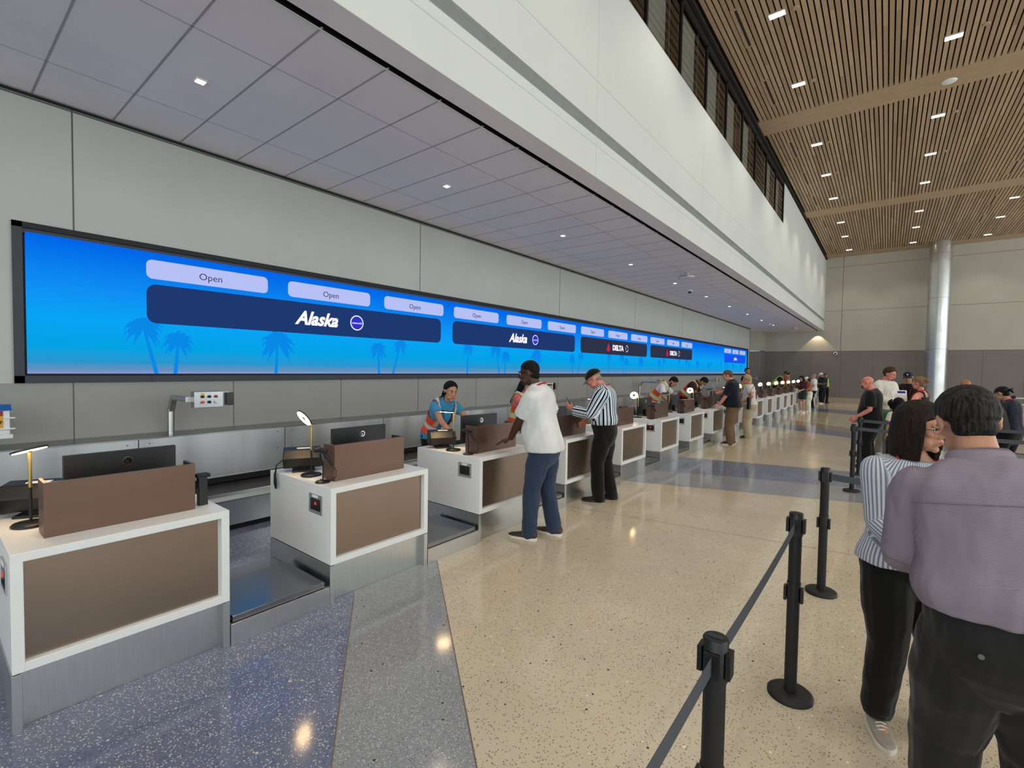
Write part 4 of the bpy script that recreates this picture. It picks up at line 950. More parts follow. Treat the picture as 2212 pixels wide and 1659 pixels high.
def skin(name, rgb):
    mt, nt, b = nodes(name); c = lin(rgb); n = N(nt, 'ShaderNodeTexNoise'); n.inputs['Scale'].default_value = 14; n.inputs['Detail'].default_value = 4; L(nt, coord(nt), n.inputs[0])
    L(nt, ramp(nt, n.outputs[0], [(.3, tuple(x*.88 for x in c[:3])+(1,)), (.7, (min(1, c[0]*1.1), c[1]*1.05, c[2]*1.03, 1))]), b.inputs['Base Color']); b.inputs['Roughness'].default_value = .5
    b.inputs['Subsurface Weight'].default_value = .08; b.inputs['Subsurface Scale'].default_value = .008; b.inputs['Specular IOR Level'].default_value = .4; MAT[name] = mt
skin('skin_dark', (74, 48, 38)); skin('skin_light', (206, 150, 128)); skin('skin_pink', (214, 142, 122)); skin('skin_brown', (158, 106, 78)); skin('skin_olive', (178, 130, 100)); skin('skin_tan', (190, 140, 112)); skin('skin_child', (196, 140, 110))
def hairmat(name, rgb, grey=None):
    mt, nt, b = nodes(name); n = N(nt, 'ShaderNodeTexNoise'); n.inputs['Scale'].default_value = 12; n.inputs['Detail'].default_value = 6; L(nt, coord(nt, scale=(9, 9, 1.2)), n.inputs[0]); c = lin(rgb)
    hi = lin(grey) if grey else tuple(min(1, x*2.0+.004) for x in c[:3])+(1,)
    L(nt, ramp(nt, n.outputs[0], [(.42, c), (.75, hi)]), b.inputs['Base Color']); b.inputs['Roughness'].default_value = .6; b.inputs['Specular IOR Level'].default_value = .18
    bump(nt, b, n.outputs[0], .8, .02); MAT[name] = mt
hairmat('hair_black', (14, 12, 12)); hairmat('hair_dark', (30, 23, 19), (52, 42, 36)); hairmat('hair_salt', (20, 17, 16), (62, 58, 55)); hairmat('hair_brown', (62, 44, 32)); hairmat('hair_blond', (168, 140, 104), (214, 196, 160)); hairmat('hair_grey', (128, 118, 108), (180, 172, 164)); hairmat('hair_dirtyblond', (120, 92, 66), (176, 144, 108)); hairmat('beard_dark', (22, 17, 15)); hairmat('hair_greybrown', (84, 68, 58), (136, 120, 108))
plain('eye_white', (222, 218, 212), .2); plain('iris', (40, 26, 18), .15); plain('lips', (150, 78, 70), .45); plain('glass_lens', (60, 64, 70), .06)
cloth('c_white', (214, 216, 214)); cloth('c_jeans', (44, 58, 82), fold=.6, foldscale=9); cloth('c_black', (12, 12, 13), fold=.6); cloth('c_charcoal', (28, 28, 29), fold=.7); cloth('c_navy', (16, 20, 34), fold=.6); cloth('c_khaki', (118, 94, 68), fold=.6)
cloth('c_beige', (184, 168, 140), fold=.6); cloth('c_polo_blue', (62, 146, 186)); cloth('c_pink', (226, 122, 116)); cloth('c_polo_white', (226, 222, 226)); cloth('c_maroon', (62, 32, 36)); cloth('c_offwhite', (224, 220, 208), fold=.6); cloth('c_rust', (166, 92, 66)); cloth('c_green', (16, 116, 84)); cloth('c_grey', (128, 124, 116)); cloth('c_cream', (216, 206, 180)); cloth('c_darkgreen', (34, 60, 52)); cloth('c_orange', (224, 96, 60)); cloth('c_red', (178, 26, 34), fold=.2); cloth('c_teal', (44, 96, 92))
plain('shoe_brown', (66, 50, 42), .7, bmp=.1); plain('shoe_black', (16, 16, 17), .45); plain('sole_white', (218, 212, 198), .6); plain('sole_dark', (40, 34, 30), .6); plain('shoe_grey', (158, 148, 136), .65, bmp=.1, var=.2, vscale=14); plain('shoe_white', (224, 220, 212), .6)
HL = [(0, .50), (.55, .44), (.9, .16), (1.15, -.20), (1.5, -.22), (1.8, -.50), (2.4, -.78), (3.15, -.85)]
def hair(F, mat, par, th=.012, line=None, voxel=.006, curtain=None, bun=None, pony=None, tuft=0.0, seed=1, smooth=3, nape=.055):
    mb = MB(); n, m_ = 40, 26; vs = []; line = line or HL
    for i in range(1, m_):
        t_ = math.pi*i/m_
        for j in range(n):
            a = 2*math.pi*j/n; d = V(math.sin(t_)*math.sin(a), math.sin(t_)*math.cos(a), math.cos(t_)); phi = abs((a+math.pi) % (2*math.pi)-math.pi)
            r0 = 1/math.sqrt((d.x/.0765)**2+(d.y/.0965)**2+(d.z/.0875)**2); l_ = interp(line, phi)[0]; w_ = max(0, min(1, (d.z-l_)/.10+.5))
            tf = tuft*max(0, noise.noise(d*5+V(seed, 0, 0)))*w_; vs.append(F.hpt(*(d*(r0+(-.03)*(1-w_)+(th*min(1, .35+max(0, d.z-l_)*1.3)+tf)*w_)+V(0, -.012, .029))))
    vs.append(F.hpt(0, -.012, .029+.0875+th)); vs.append(F.hpt(0, -.012, -.02)); T, B = len(vs)-2, len(vs)-1; fs = []
    for i in range(m_-2):
        for j in range(n): fs.append((i*n+j, (i+1)*n+j, (i+1)*n+(j+1) % n, i*n+(j+1) % n))
    for j in range(n): fs.append((T, j, (j+1) % n)); fs.append((B, (m_-2)*n+(j+1) % n, (m_-2)*n+j))
    mb.add(vs, fs, 0, True)
    if curtain:
        for (phi0, phi1, z0, z1, ro, back) in curtain:
            rs = []
            for i in range(9):
                f_ = i/8; z = z0+(z1-z0)*f_; out = []; inn = []; fl_ = 1+.10*math.sin(math.pi*min(1, f_*1.1)); th_ = .030*(1-.3*f_)
                for j in range(15):
                    a = phi0+(phi1-phi0)*j/14; out.append(F.hpt(math.sin(a)*(.0765+ro)*fl_, math.cos(a)*(.0965+ro)*fl_-.012+back*f_, z)); inn.append(F.hpt(math.sin(a)*((.0765+ro)*fl_-th_), math.cos(a)*((.0965+ro)*fl_-th_)-.012+back*f_, z))
                rs.append(out+inn[::-1])
            mb.rings(rs)
    if nape: mb.ell(F.hpt(0, -.046, -.036), (nape*F.hs, .052*F.hs, .052*F.hs), F.Mh, 18)
    if bun: mb.ell(F.hpt(*bun[:3]), (bun[3]*F.hs,)*3, n=14)
    if pony: mb.tube([F.hpt(*p) for p in pony[0]], pony[1], 10)
    return bake(mb, 'hair', mat, par, F.k, voxel, smooth)
def cap(F, mat, par, back=False, logo=None, brimmat=None, size=1.0):
    mb = MB(); rs = []
    for i in range(9):
        t_ = R(90*i/8*.98); z = .042+.083*math.sin(t_); c_ = math.cos(t_); rs.append([F.hpt(math.sin(2*math.pi*j/28)*.0875*c_*size, math.cos(2*math.pi*j/28)*.108*c_*size-.012, z-(.018*(1-math.cos(2*math.pi*j/28))/2 if i == 0 else 0)) for j in range(28)])
    mb.rings(rs); mb.ell(F.hpt(0, -.012, .126), (.008,)*3, n=8); o = small(mb, 'cap', mat, par, F.k)
    sg = -1 if back else 1; rs = []; n = 11
    for z_ in (0, .004):
        rs.append([F.hpt(-.074+.148*j/(n-1), sg*(.072+.022*(1-((j-5)/5)**2)), .040+z_-.012*((j-5)/5)**2) for j in range(n)]+[F.hpt(.074-.148*j/(n-1), sg*(.085+.090*(1-.55*((j-5)/5)**2)), .024+z_-.020*((j-5)/5)**2) for j in range(n)])
    small(MB().rings(rs), 'brim', brimmat or mat, o, F.k)
    if logo:
        b = MB(); b.ell(F.hpt(0, .095, .075), (.013, .006, .016), F.Mh, 10); small(b, 'cap_emblem', logo, o, F.k)
    return o
def face(F, par, brow='hair_black', lips='lips', eyes=True, lashes=False):
    for sg in (1, -1):
        b = MB(); b.ell(F.hpt(sg*.030, .079, .004), (.0112*F.hs,)*3, F.Mh, 12); e_ = small(b, 'eye', 'eye_white', par, F.k)
        b = MB(); b.ell(F.hpt(sg*.030, .0872, .003), (.0058*F.hs, .0035*F.hs, .0058*F.hs), F.Mh, 10); small(b, 'iris', 'iris', e_, F.k)
        b = MB(); b.tube([F.hpt(sg*.0165, .0925, .005), F.hpt(sg*.030, .0935, .010), F.hpt(sg*.044, .086, .006)], [.0022, .0032, .0018], 8); small(b, 'eyelid', 'iris' if lashes else brow, e_, F.k)
        b = MB(); b.tube([F.hpt(sg*.014, .095, .023), F.hpt(sg*.030, .0955, .031), F.hpt(sg*.047, .083, .024)], [.0032, .0042, .002], 8); small(b, 'eyebrow', brow, par, F.k)
    b = MB(); b.tube([F.hpt(-.022, .090, -.062), F.hpt(-.008, .1015, -.059), F.hpt(0, .1015, -.0605), F.hpt(.008, .1015, -.059), F.hpt(.022, .090, -.062)], [.0015, .0032, .0034, .0032, .0015], 8)
    b.tube([F.hpt(-.018, .090, -.066), F.hpt(0, .1005, -.069), F.hpt(.018, .090, -.066)], [.0015, .0042, .0015], 8); small(b, 'lips', lips, par, F.k)
def glasses(F, par, mat='black_gloss'):
    b = MB()
    for sg in (1, -1):
        pts = [F.hpt(sg*.031+.021*math.cos(2*math.pi*j/16), .106-.012*abs(sg*.031+.021*math.cos(2*math.pi*j/16))/.05, .002+.016*math.sin(2*math.pi*j/16)) for j in range(17)]
        b.tube(pts, .0016, 6, cap=False); b.tube([F.hpt(sg*.052, .094, .006), F.hpt(sg*.074, .05, .008), F.hpt(sg*.082, -.005, .008)], .0018, 6)
    b.tube([F.hpt(-.010, .108, .004), F.hpt(0, .110, .006), F.hpt(.010, .108, .004)], .0015, 6); return small(b, 'glasses', mat, par, F.k)
def lanyard(F, par, infl=.014, mat='c_red', badge=False, drop_=1.12, wide=.0085):
    b = MB()
    for sg in (1, -1):
        pts = []
        for z, x, s_ in ((1.492, .0, -1), (1.497, .05, -1), (1.485, .082, -.2), (1.45, .086, .6), (1.40, .072, .85), (1.33, .055, .97), (1.24, .035, 1), (drop_, .006, 1)):
            w_, d, yc = F.wd(z, infl+.012); q, m_ = F.at(z); xx = min(x, w_*.9); yy = yc+s_*d*math.sqrt(max(.0, 1-(xx/w_)**2.3)) if abs(s_) > .7 else yc+s_*d
            pts.append(q+m_@V(sg*xx, yy, 0))
        b.tube(pts, wide, 8, 0, True, .25, (0, 1, 0))
    o = small(b, 'lanyard', mat, par, F.k)
    if badge:
        w_, d, yc = F.wd(drop_, infl); q, m_ = F.at(drop_); b = MB(); c = q+m_@V(0, yc+d+.012, -.05); pts = [c+m_@V(x, 0, z) for x, z in ((-.03, -.045), (.03, -.045), (.03, .045), (-.03, .045))]; b.poly(pts, tuple(m_@V(0, .003, 0))); small(b, 'badge', badge, o, F.k)
    return o
def shoe(F, i, par, mat, solemat, L_=.275, laces=False):
    an = F.leg[i][2]; ta = -R(F.feet[i][2]); sg = (1, -1)[i]; M_ = Matrix.Rotation(ta, 3, 'Z'); o0 = V(an.x, an.y, an.z-.085)
    f_ = L_/.275; y0 = -.075*f_; w_ = lambda u: (.036+.016*math.sin(math.pi*min(1, u*.62+.22))-.0*u)*f_*(1 if u < .82 else max(.35, 1-((u-.82)/.18)**2*.65))
    b = MB(); rs = []
    for z, g in ((0.0, .96), (.006, 1.02), (.022, 1.02), (.027, .97)):
        out = []
        for j in range(28):
            a = 2*math.pi*j/28; u = .5-.5*math.cos(a); s_ = 1 if a < math.pi else -1; uu = u; out.append(o0+M_@V(s_*w_(uu)*math.sqrt(max(0, 1-(2*u-1)**8))*g, (y0+u*L_), z))
        rs.append(out)
    b.rings(rs); so = b
    b = MB(); rs = []
    for u, h, wf, yo in ((0.0, .050, .55, .004), (.04, .085, .80, 0), (.16, .098, .88, 0), (.28, .100, .88, 0), (.42, .082, .92, 0), (.58, .062, .96, 0), (.75, .050, .95, 0), (.90, .044, .85, 0), (.97, .036, .65, 0), (1.0, .024, .35, -.004)):
        ww = w_(min(u, .999))*wf if u > 0 else .02; out = []
        for j in range(16):
            a = 2*math.pi*j/16; out.append(o0+M_@V(ww*math.cos(a), y0+u*L_+yo, max(.02, .02+(h-.02)*(.5+.5*math.sin(a))) if True else 0))
        rs.append(out)
    b.rings(rs); sh = small(b, 'shoe', mat, par, F.k); small(so, 'sole', solemat, sh, F.k)
    if laces:
        b = MB()
        for q in range(5):
            u = .34+.065*q; h = .094-.034*(u-.34)/.26; b.tube([o0+M_@V(-.022, y0+u*L_, h-.006), o0+M_@V(0, y0+u*L_+.004, h+.005), o0+M_@V(.022, y0+u*L_, h-.006)], .0035, 6)
        small(b, 'laces', laces, sh, F.k)
    return sh
def bare(F, voxel, par, mat, hands, smooth=4):
    mb = MB(); F.torso(mb, .88, 1.50, -.008); mb.tube([F.at(1.44)[0]+F.at(1.44)[1]@V(0, -.012, 0), F.neck+F.at(1.5)[1]@V(0, -.004, 0), F.hpt(0, -.022, -.05)], [.060 if F.sex == 'm' else .050, .057 if F.sex == 'm' else .047, .053 if F.sex == 'm' else .046], 16)
    F.head(mb)
    for i in (0, 1):
        F.arm_part(mb, i, 2.0, 0); h = hands[i] if hands and hands[i] else {}; F.hand(mb, i, **h)
        hp_, kn, an = F.leg[i]; F.limb(mb, [hp_, kn, an], [.080, .052, .036]); mb.ell(an+V(0, .03, -.04), (.034, .08, .03), Matrix.Rotation(-R(F.feet[i][2]), 3, 'Z'), 12)
    return bake(mb, 'body', mat, par, F.k, voxel, smooth)
def shirt(F, par, mat, voxel, z0=.92, sleeve=.55, infl=.014, flare=.008, fold=.004, tuck=0.0, name='shirt', top=1.485, sflare=.012, seed=0, collar=None, sinf=None, smooth=18, crds=True):
    mb = MB(); F.torso(mb, z0, top, infl, flare, tuck=tuck); si = infl if sinf is None else sinf
    for i in (0, 1): F.arm_part(mb, i, sleeve, si*.9, flare=sflare)
    o = bake(mb, name, mat, par, F.k, voxel, smooth, fold=fold, seed=seed)
    if crds: coords(o, F)
    if collar:
        b = MB(); rs = []
        for z, inf, dz in ((1.455, .006, 0), (1.49, .014, 0), (1.515, .008, .0), (1.50, .020, .0), (1.465, .030, 0)):
            q, m_ = F.at(z); w_, d, yc = F.wd(1.495, inf); rs.append([q+m_@V(w_*math.sin(a), yc+d*math.cos(a)*(1.0), -.02*max(0, math.cos(a))) for a in [2*math.pi*j/24+.0 for j in range(24)]])
        cb = small(b.rings(rs), 'collar', collar, o, F.k); coords(cb, F, False)
    return o
def trousers(F, par, mat, voxel, top=1.0, infl=.012, wide=1.0, hem=.07, fold=.005, seed=0, ends=None, smooth=4):
    mb = MB(); F.torso(mb, .84, top, infl); w0, d0, y0_ = F.wd(.84, infl); mb.rings([[Vector(((p.x-F.at(.84)[0].x)*g, (p.y-F.at(.84)[0].y)*g2, z-F.drop)) for p in F.ring(.84, infl)] for z, g, g2 in ((.70, .55, .45), (.75, .80, .75), (.80, .95, .92), (.845, 1.0, 1.0))])
    for i in (0, 1):
        hp_, kn, an = F.leg[i]; e_ = an+V(0, 0, hem-.085); f_ = 1.0 if ends is None else ends; kn2 = kn if ends is None else kn
        if ends is None: F.limb(mb, [hp_+V(0, 0, .0), hp_.lerp(kn, .5), kn, kn.lerp(e_, .45), e_], [.100*F.bw, .086*wide, .064*wide, .061*wide, .055*wide], infl*.6)
        else: F.limb(mb, [hp_, hp_.lerp(kn, ends)], [.100*F.bw, .09*wide], infl)
        mb.ell(hp_+V(0, -.03, .0), (.10*F.bw, .105, .11), None, 14)
    # cut the rounded end off at the hem so the trouser leg ends flat above the shoe
    o = bake(mb, 'trousers' if ends is None else 'shorts', mat, par, F.k, voxel, smooth, fold=fold, seed=seed, ff=(8, 8, 6)); return o
def shell(o, keep, thick):
    """keep only faces whose vertices pass the test, then give the cloth thickness"""
    me = o.data; bad = [p.index for p in me.polygons if not all(keep[v] for v in p.vertices)]
    import bmesh
    bm = bmesh.new(); bm.from_mesh(me); bm.faces.ensure_lookup_table(); bmesh.ops.delete(bm, geom=[bm.faces[i] for i in bad], context='FACES'); bm.to_mesh(me); bm.free(); me.update()
    so = o.modifiers.new('thickness', 'SOLIDIFY'); so.thickness = thick; so.offset = 1
def vest(F, par, mat, voxel, infl=.026, z0=.96, gap=.05, name='safety_vest', strap=None):
    mb = MB(); F.torso(mb, z0-.04, 1.50, infl); 
    for i in (0, 1): F.arm_part(mb, i, .12, infl*.8)
    o = bake(mb, name, mat, par, F.k, voxel, 3); lx, ly, zz = coords(o, F, False); sw = F.sw
    keep = (zz > z0) & ~((np.abs(lx) > sw*.90) & (zz > 1.24)) & ~((ly > 0) & (np.abs(lx) < gap+np.maximum(0, zz-1.30)*.25)) & (zz < 1.475)
    if strap: keep &= ~((zz > strap[0]) & ((np.abs(lx) < strap[1]) | (np.abs(lx) > strap[2])))
    shell(o, keep, .004*F.k); return o
def beard(F, par, mat='beard_dark', full=True, mask=False):
    mb = MB()
    if mask:
        for p, r_ in (((0, .070, -.045), (.046, .044, .040)), ((0, .092, -.040), (.026, .022, .026))): mb.ell(F.hpt(*p), r_, F.Mh, 18)
        o = bake(mb, 'face_mask', mat, par, F.k, .006, 3); b = MB()
        for sg in (1, -1): b.tube([F.hpt(sg*.044, .07, -.025), F.hpt(sg*.078, 0, .01)], .0018, 6); b.tube([F.hpt(sg*.044, .06, -.06), F.hpt(sg*.078, 0, -.03)], .0018, 6)
        small(b, 'ear_loops', mat, o, F.k); return o
    for sg in (1, -1): mb.tube([F.hpt(sg*.066, .012, -.025), F.hpt(sg*.058, .030, -.062), F.hpt(sg*.035, .058, -.092), F.hpt(0, .072, -.104)], [.011, .017, .021, .021], 10); mb.tube([F.hpt(sg*.028, .083, -.070), F.hpt(sg*.014, .094, -.051), F.hpt(0, .099, -.049)], [.006, .006, .005], 8)
    return bake(mb, 'beard', mat, par, F.k, .006, 2)
def person(label, loc, facing, F, skinmat, group=None, **kw):
    """place a figure; facing is the ground direction it looks along"""
    rz = math.atan2(facing[1], facing[0])-math.pi/2
    return thing('person', label, 'person', (loc[0], loc[1], loc[2] if len(loc) > 2 else 0), rz, group)
def local(loc, facing, H, P):
    """world point -> figure space"""
    rz = math.atan2(facing[1], facing[0])-math.pi/2; c, s_ = math.cos(-rz), math.sin(-rz); dx, dy = P[0]-loc[0], P[1]-loc[1]; k = H/1.75
    return ((dx*c-dy*s_)/k, (dx*s_+dy*c)/k, P[2]/k)
def outward(loc, facing, H, P, off=0):
    k = H/1.75; rz = math.atan2(facing[1], facing[0])-math.pi/2; return Matrix.Translation((loc[0], loc[1], 0)) @ Matrix.Rotation(rz, 4, 'Z') @ (Vector(P)*k)
# ------------------------------------------------------------------ the people themselves
def std(label, loc, facing, H, sex, skinm, shirtc=None, pants=None, shoes=('shoe_black', 'sole_dark'), hands=None, world_hands=None, voxel=.009, hairc=None, facef=None, lany=False, gestures=None,
        shirtkw=None, pantkw=None, figkw=None, group=None, extra=None, laces=False, shoelen=None):
    fk = dict(figkw or {}); wh = [None, None]
    if world_hands: wh = [local(loc, facing, H, p) if p else None for p in world_hands]
    if hands: wh = hands
    if world_hands and not gestures: gestures = [dict(dirv=(0, .95, -.08), nrm=(0, 0, -1), curl=12) if p and p[2] < .95 else None for p in world_hands]
    F = Fig(H=H, sex=sex, hands=wh, **fk); t = person(label, loc, facing, F, skinm)
    bd = bare(F, voxel, t, skinm, gestures)
    if shirtc: shirt(F, t, shirtc, voxel*1.1, **(shirtkw or {}))
    if pants: trousers(F, t, pants, voxel*1.1, **(pantkw or {}))
    for i in (0, 1): shoe(F, i, t, shoes[0], shoes[1], (shoelen or (.285 if sex == 'm' else .255)), laces)
    if hairc: hair(F, hairc[0], t, **hairc[1])
    if facef is not None: face(F, t, **facef)
    if lany: lanyard(F, t, **(lany if isinstance(lany, dict) else {}))
    if extra: extra(F, t)
    return F, t
def put_obj(o, M_): o.matrix_world = M_; return o
def to_world(t, F, p): return Matrix.Translation(t.location) @ Matrix.Rotation(t.rotation_euler.z, 4, 'Z') @ (Vector(p)*F.k)
def dir_world(t, d): return Matrix.Rotation(t.rotation_euler.z, 3, 'Z') @ Vector(d)
def held(F, t, i, w_, h_, th, mat, name, label, cat, off=(0, 0, 0), normal=(0, -.5, .85), upv=(0, 1, .4), extra=None):
    """flat thing in a hand: width, height, thickness"""
    g, d, nn, tv = F.grip[i]; n_ = V(*normal).normalized(); u = V(*upv); u = (u-n_*u.dot(n_)).normalized(); s_ = u.cross(n_)
    c = g+V(*off); pts = [c+s_*x+u*y for x, y in ((-w_/2, -h_/2), (w_/2, -h_/2), (w_/2, h_/2), (-w_/2, h_/2))]
    b = MB(); b.poly([to_world(t, F, p) for p in pts], tuple(dir_world(t, n_)*th)); o = b.build(name, mat)
    if extra: extra(o, c, s_, u, n_)
    return tag(o, label, cat)
# man in the white shirt leaning on the third counter
def ex1(F, t): glasses(F, t); lanyard(F, t, infl=.03)
std('person in white short-sleeved shirt, blue jeans and glasses, one hand on the counter', (-2.62, 3.84), (-1, -.22), 1.78, 'm', 'skin_dark', 'c_white', 'c_jeans', ('shoe_brown', 'sole_white'),
    world_hands=[(-2.78, 4.12, .93), (-3.04, 3.76, .85)], voxel=.0065, hairc=('hair_black', dict(th=.002, line=[(0, .42), (.6, .40), (1, .1), (1.5, -.1), (2, -.5), (3.15, -.75)])), facef={},
    gestures=[dict(dirv=(0, .3, -1)), dict(dirv=(-.30, .80, -.30), nrm=(0, -.2, -1), curl=7)], shirtkw=dict(z0=.86, sleeve=.72, infl=.020, flare=.034, fold=.006, collar='c_white', sflare=.02, seed=3), pantkw=dict(wide=1.14, top=.98, infl=.02, fold=.008, hem=.06, seed=4),
    figkw=dict(build=1.04, belly=.06, lean=7, bend=8, side=-5, hp=-2, hy=6, feet=[(.14, -.07, 6), (-.10, .10, -4)], poles=[None, (-1, -.2, -.3)]), extra=ex1, shoelen=.30)
# man in the striped shirt with a cap
def ex2(F, t): cap(F, 'c_black', t, brimmat='c_grey', size=1.05); lanyard(F, t, infl=.03)
F, t = std('person in black and white striped shirt, black trousers and cap, looking at a phone', (-2.80, 5.46), (-1, -.38), 1.72, 'm', 'skin_pink', 'striped_shirt', 'c_black', ('shoe_black', 'sole_dark'),
    hands=[(.17, .24, 1.0), (-.13, .40, 1.17)], voxel=.0065, hairc=('hair_grey', dict(th=.002, line=[(0, .9), (1.2, .3), (1.6, 0), (2.2, -.35), (3.15, -.45)])), facef=dict(brow='hair_grey'),
    gestures=[dict(dirv=(-.3, .9, -.35), nrm=(-.8, 0, -.5)), dict(dirv=(.05, .75, .62), nrm=(.75, -.4, .5), curl=34)], shirtkw=dict(z0=1.0, sleeve=1.92, infl=.034, flare=.0, tuck=.02, fold=.008, collar='striped_shirt', sflare=.006, seed=8), pantkw=dict(top=1.04, infl=.018, wide=1.25, hem=.045, fold=.007, seed=2),
    figkw=dict(build=1.10, belly=.04, lean=2, bend=10, hp=26, hy=-4, feet=[(.11, -.10, 10), (-.08, .05, -6)], poles=[None, (-.5, -1, -.5)]), extra=ex2, shoelen=.30)
held(F, t, 1, .075, .15, .009, 'black_gloss', 'phone', 'dark mobile phone held up by the man in the striped shirt', 'phone', (0.012, .0, .035), (.2, -.8, .5), (-.1, .4, 1))
# agents at the near desks
def ex3(F, t): vest(F, t, 'vest_orange_plain', .009, infl=.024, gap=.07); lanyard(F, t, infl=.02, mat='black_matte', badge='paper', drop_=1.14, wide=.006)
std('person in a light blue polo and open orange vest, dark hair tied back, leaning forward', (-4.36, 4.00), (1, -.22), 1.64, 'f', 'skin_tan', 'c_polo_blue', 'c_black', voxel=.0065,
    world_hands=[(-3.76, 3.74, .885), (-3.80, 4.12, .885)], hairc=('hair_black', dict(th=.012, curtain=[(2.0, 4.28, -.02, -.15, .006, -.0)], line=[(0, .52), (.6, .38), (.95, .02), (1.3, -.35), (1.8, -.7), (3.15, -.9)])), facef=dict(lashes=True),
    gestures=[dict(dirv=(.2, .9, -.12), nrm=(0, -.2, -1), curl=13), dict(dirv=(-.1, .9, -.12), nrm=(0, -.2, -1), curl=13)], shirtkw=dict(z0=.88, sleeve=.5, infl=.013, fold=.003, collar='c_polo_blue', sflare=.006),
    figkw=dict(lean=30, bend=12, hp=-26, hy=-6, drop=.03, feet=[(.12, -.12, 5), (-.12, -.16, -5)], build=1.06), extra=ex3)
def ex4(F, t): vest(F, t, 'vest_orange', .009, infl=.022, gap=.03)
std('person with long dark hair and pink shirt, partly hidden by the man in white', (-4.34, 5.62), (1, .18), 1.58, 'f', 'skin_tan', 'c_pink', 'c_black', voxel=.008,
    world_hands=[(-3.75, 5.30, .885), (-3.78, 5.8, .885)], hairc=('hair_black', dict(th=.014, curtain=[(1.0, 5.28, .06, -.20, .010, -.03), (1.7, 4.58, -.10, -.40, .02, -.07)], voxel=.008)), facef={},
    shirtkw=dict(z0=.88, sleeve=.5, infl=.013), figkw=dict(lean=8, bend=10, hp=2, hy=-14, feet=[(.12, -.1, 5), (-.12, -.12, -5)]), extra=ex4)
def ex5(F, t): vest(F, t, 'vest_orange', .010, infl=.024, gap=.04); beard(F, t)
std('person with a dark beard, white polo and orange vest, bending over the desk', (-4.44, 11.12), (1, .12), 1.76, 'm', 'skin_olive', 'c_polo_white', 'c_black', voxel=.009,
    world_hands=[(-3.90, 10.86, .885), (-3.88, 11.46, .885)], hairc=('hair_black', dict(th=.013)), facef={}, shirtkw=dict(z0=.9, sleeve=.75, infl=.018, flare=.01, collar='c_polo_white'),
    figkw=dict(lean=36, bend=14, hp=8, hy=-10, drop=.02, feet=[(.13, -.14, 5), (-.13, -.18, -5)]), extra=ex5)
def ex6(F, t): vest(F, t, 'vest_red', .010, infl=.024, gap=.04); beard(F, t, 'c_polo_white', mask=True); lanyard(F, t, mat='c_red', infl=.03)
std('person wearing a white face mask, dark polo and orange-red hi-vis vest, bent over a desk', (-4.40, 13.15), (1, .16), 1.78, 'm', 'skin_brown', 'c_maroon', 'c_black', voxel=.009,
    world_hands=[(-3.80, 12.95, .885), (-3.80, 13.3, .885)], hairc=('hair_black', dict(th=.016)), facef={}, shirtkw=dict(z0=.9, sleeve=.75, infl=.018, collar='c_maroon'),
    figkw=dict(lean=42, bend=14, hp=12, hy=-8, feet=[(.13, -.16, 5), (-.13, -.2, -5)]), extra=ex6)
# navy-shirt man and blond woman
F, t = std('person in a navy short-sleeved shirt and brown khaki trousers at the counter', (-2.74, 11.60), (-1, -.15), 1.72, 'm', 'skin_pink', 'c_navy', 'c_khaki', ('shoe_black', 'sole_white'), voxel=.008,
    world_hands=[(-3.10, 11.97, 1.17), (-2.985, 11.34, .875)], hairc=('hair_greybrown', dict(th=.012, tuft=.012)), facef=dict(brow='hair_brown'), gestures=[dict(nrm=(-.6, 0, .6)), dict(dirv=(0, .95, -.1), nrm=(0, -.2, -1), curl=14)],
    shirtkw=dict(z0=.88, sleeve=.92, infl=.034, flare=.03, collar='c_navy', sflare=.02, seed=5), pantkw=dict(wide=1.25, hem=.05, infl=.02), figkw=dict(build=1.14, belly=.05, lean=3, bend=8, hp=12, poles=[None, (-.6, -1, .1)]), shoelen=.30)
held(F, t, 0, .21, .29, .002, 'paper', 'document', 'white printed page held up by the man in the navy shirt', 'paper', (0, .05, .08), (.1, -.9, .4), (0, .2, 1))
def ex8(F, t): lanyard(F, t, infl=.02, mat='c_red')
F, t = std('person with short blond hair, white striped knit top and beige trousers beside the navy-shirt man', (-2.70, 13.12), (-1, -.12), 1.60, 'f', 'skin_pink', 'knit_white', 'c_beige', ('shoe_black', 'sole_dark'), voxel=.008,
    hands=[(.2, .12, 1.06), (-.22, .12, 1.02)], gestures=[dict(dirv=(-.4, .9, 0)), dict(dirv=(.3, .9, -.2))], hairc=('hair_blond', dict(th=.024, tuft=.012, line=[(0, .45), (.7, .3), (1.1, -.2), (1.5, -.55), (2.4, -.8), (3.15, -.8)])), facef=dict(brow='hair_blond'),
    shirtkw=dict(z0=.92, sleeve=.62, infl=.026, flare=.024, sflare=.02, name='knit_top'), pantkw=dict(wide=1.35, hem=.05, infl=.03), figkw=dict(build=1.25, belly=.04, bend=6, lean=2, hp=6, hy=-8), extra=ex8)
b = MB(); b.box(-.012, .045, -.10, .10, -.15, .14); b.tube([(.02, -.08, .13), (.06, -.02, .32), (.14, .14, .50), (.10, .30, .56)], .012, 8, 0, True, .3, (1, 0, 0)); b.box(.0445, .047, -.09, .09, .02, .12); o = b.build('shoulder_bag', 'c_black', None, .006)
o.location = (-2.66, 12.76, .90); tag(o, 'small black crossbody bag hanging on the hip of the blond woman', 'bag')
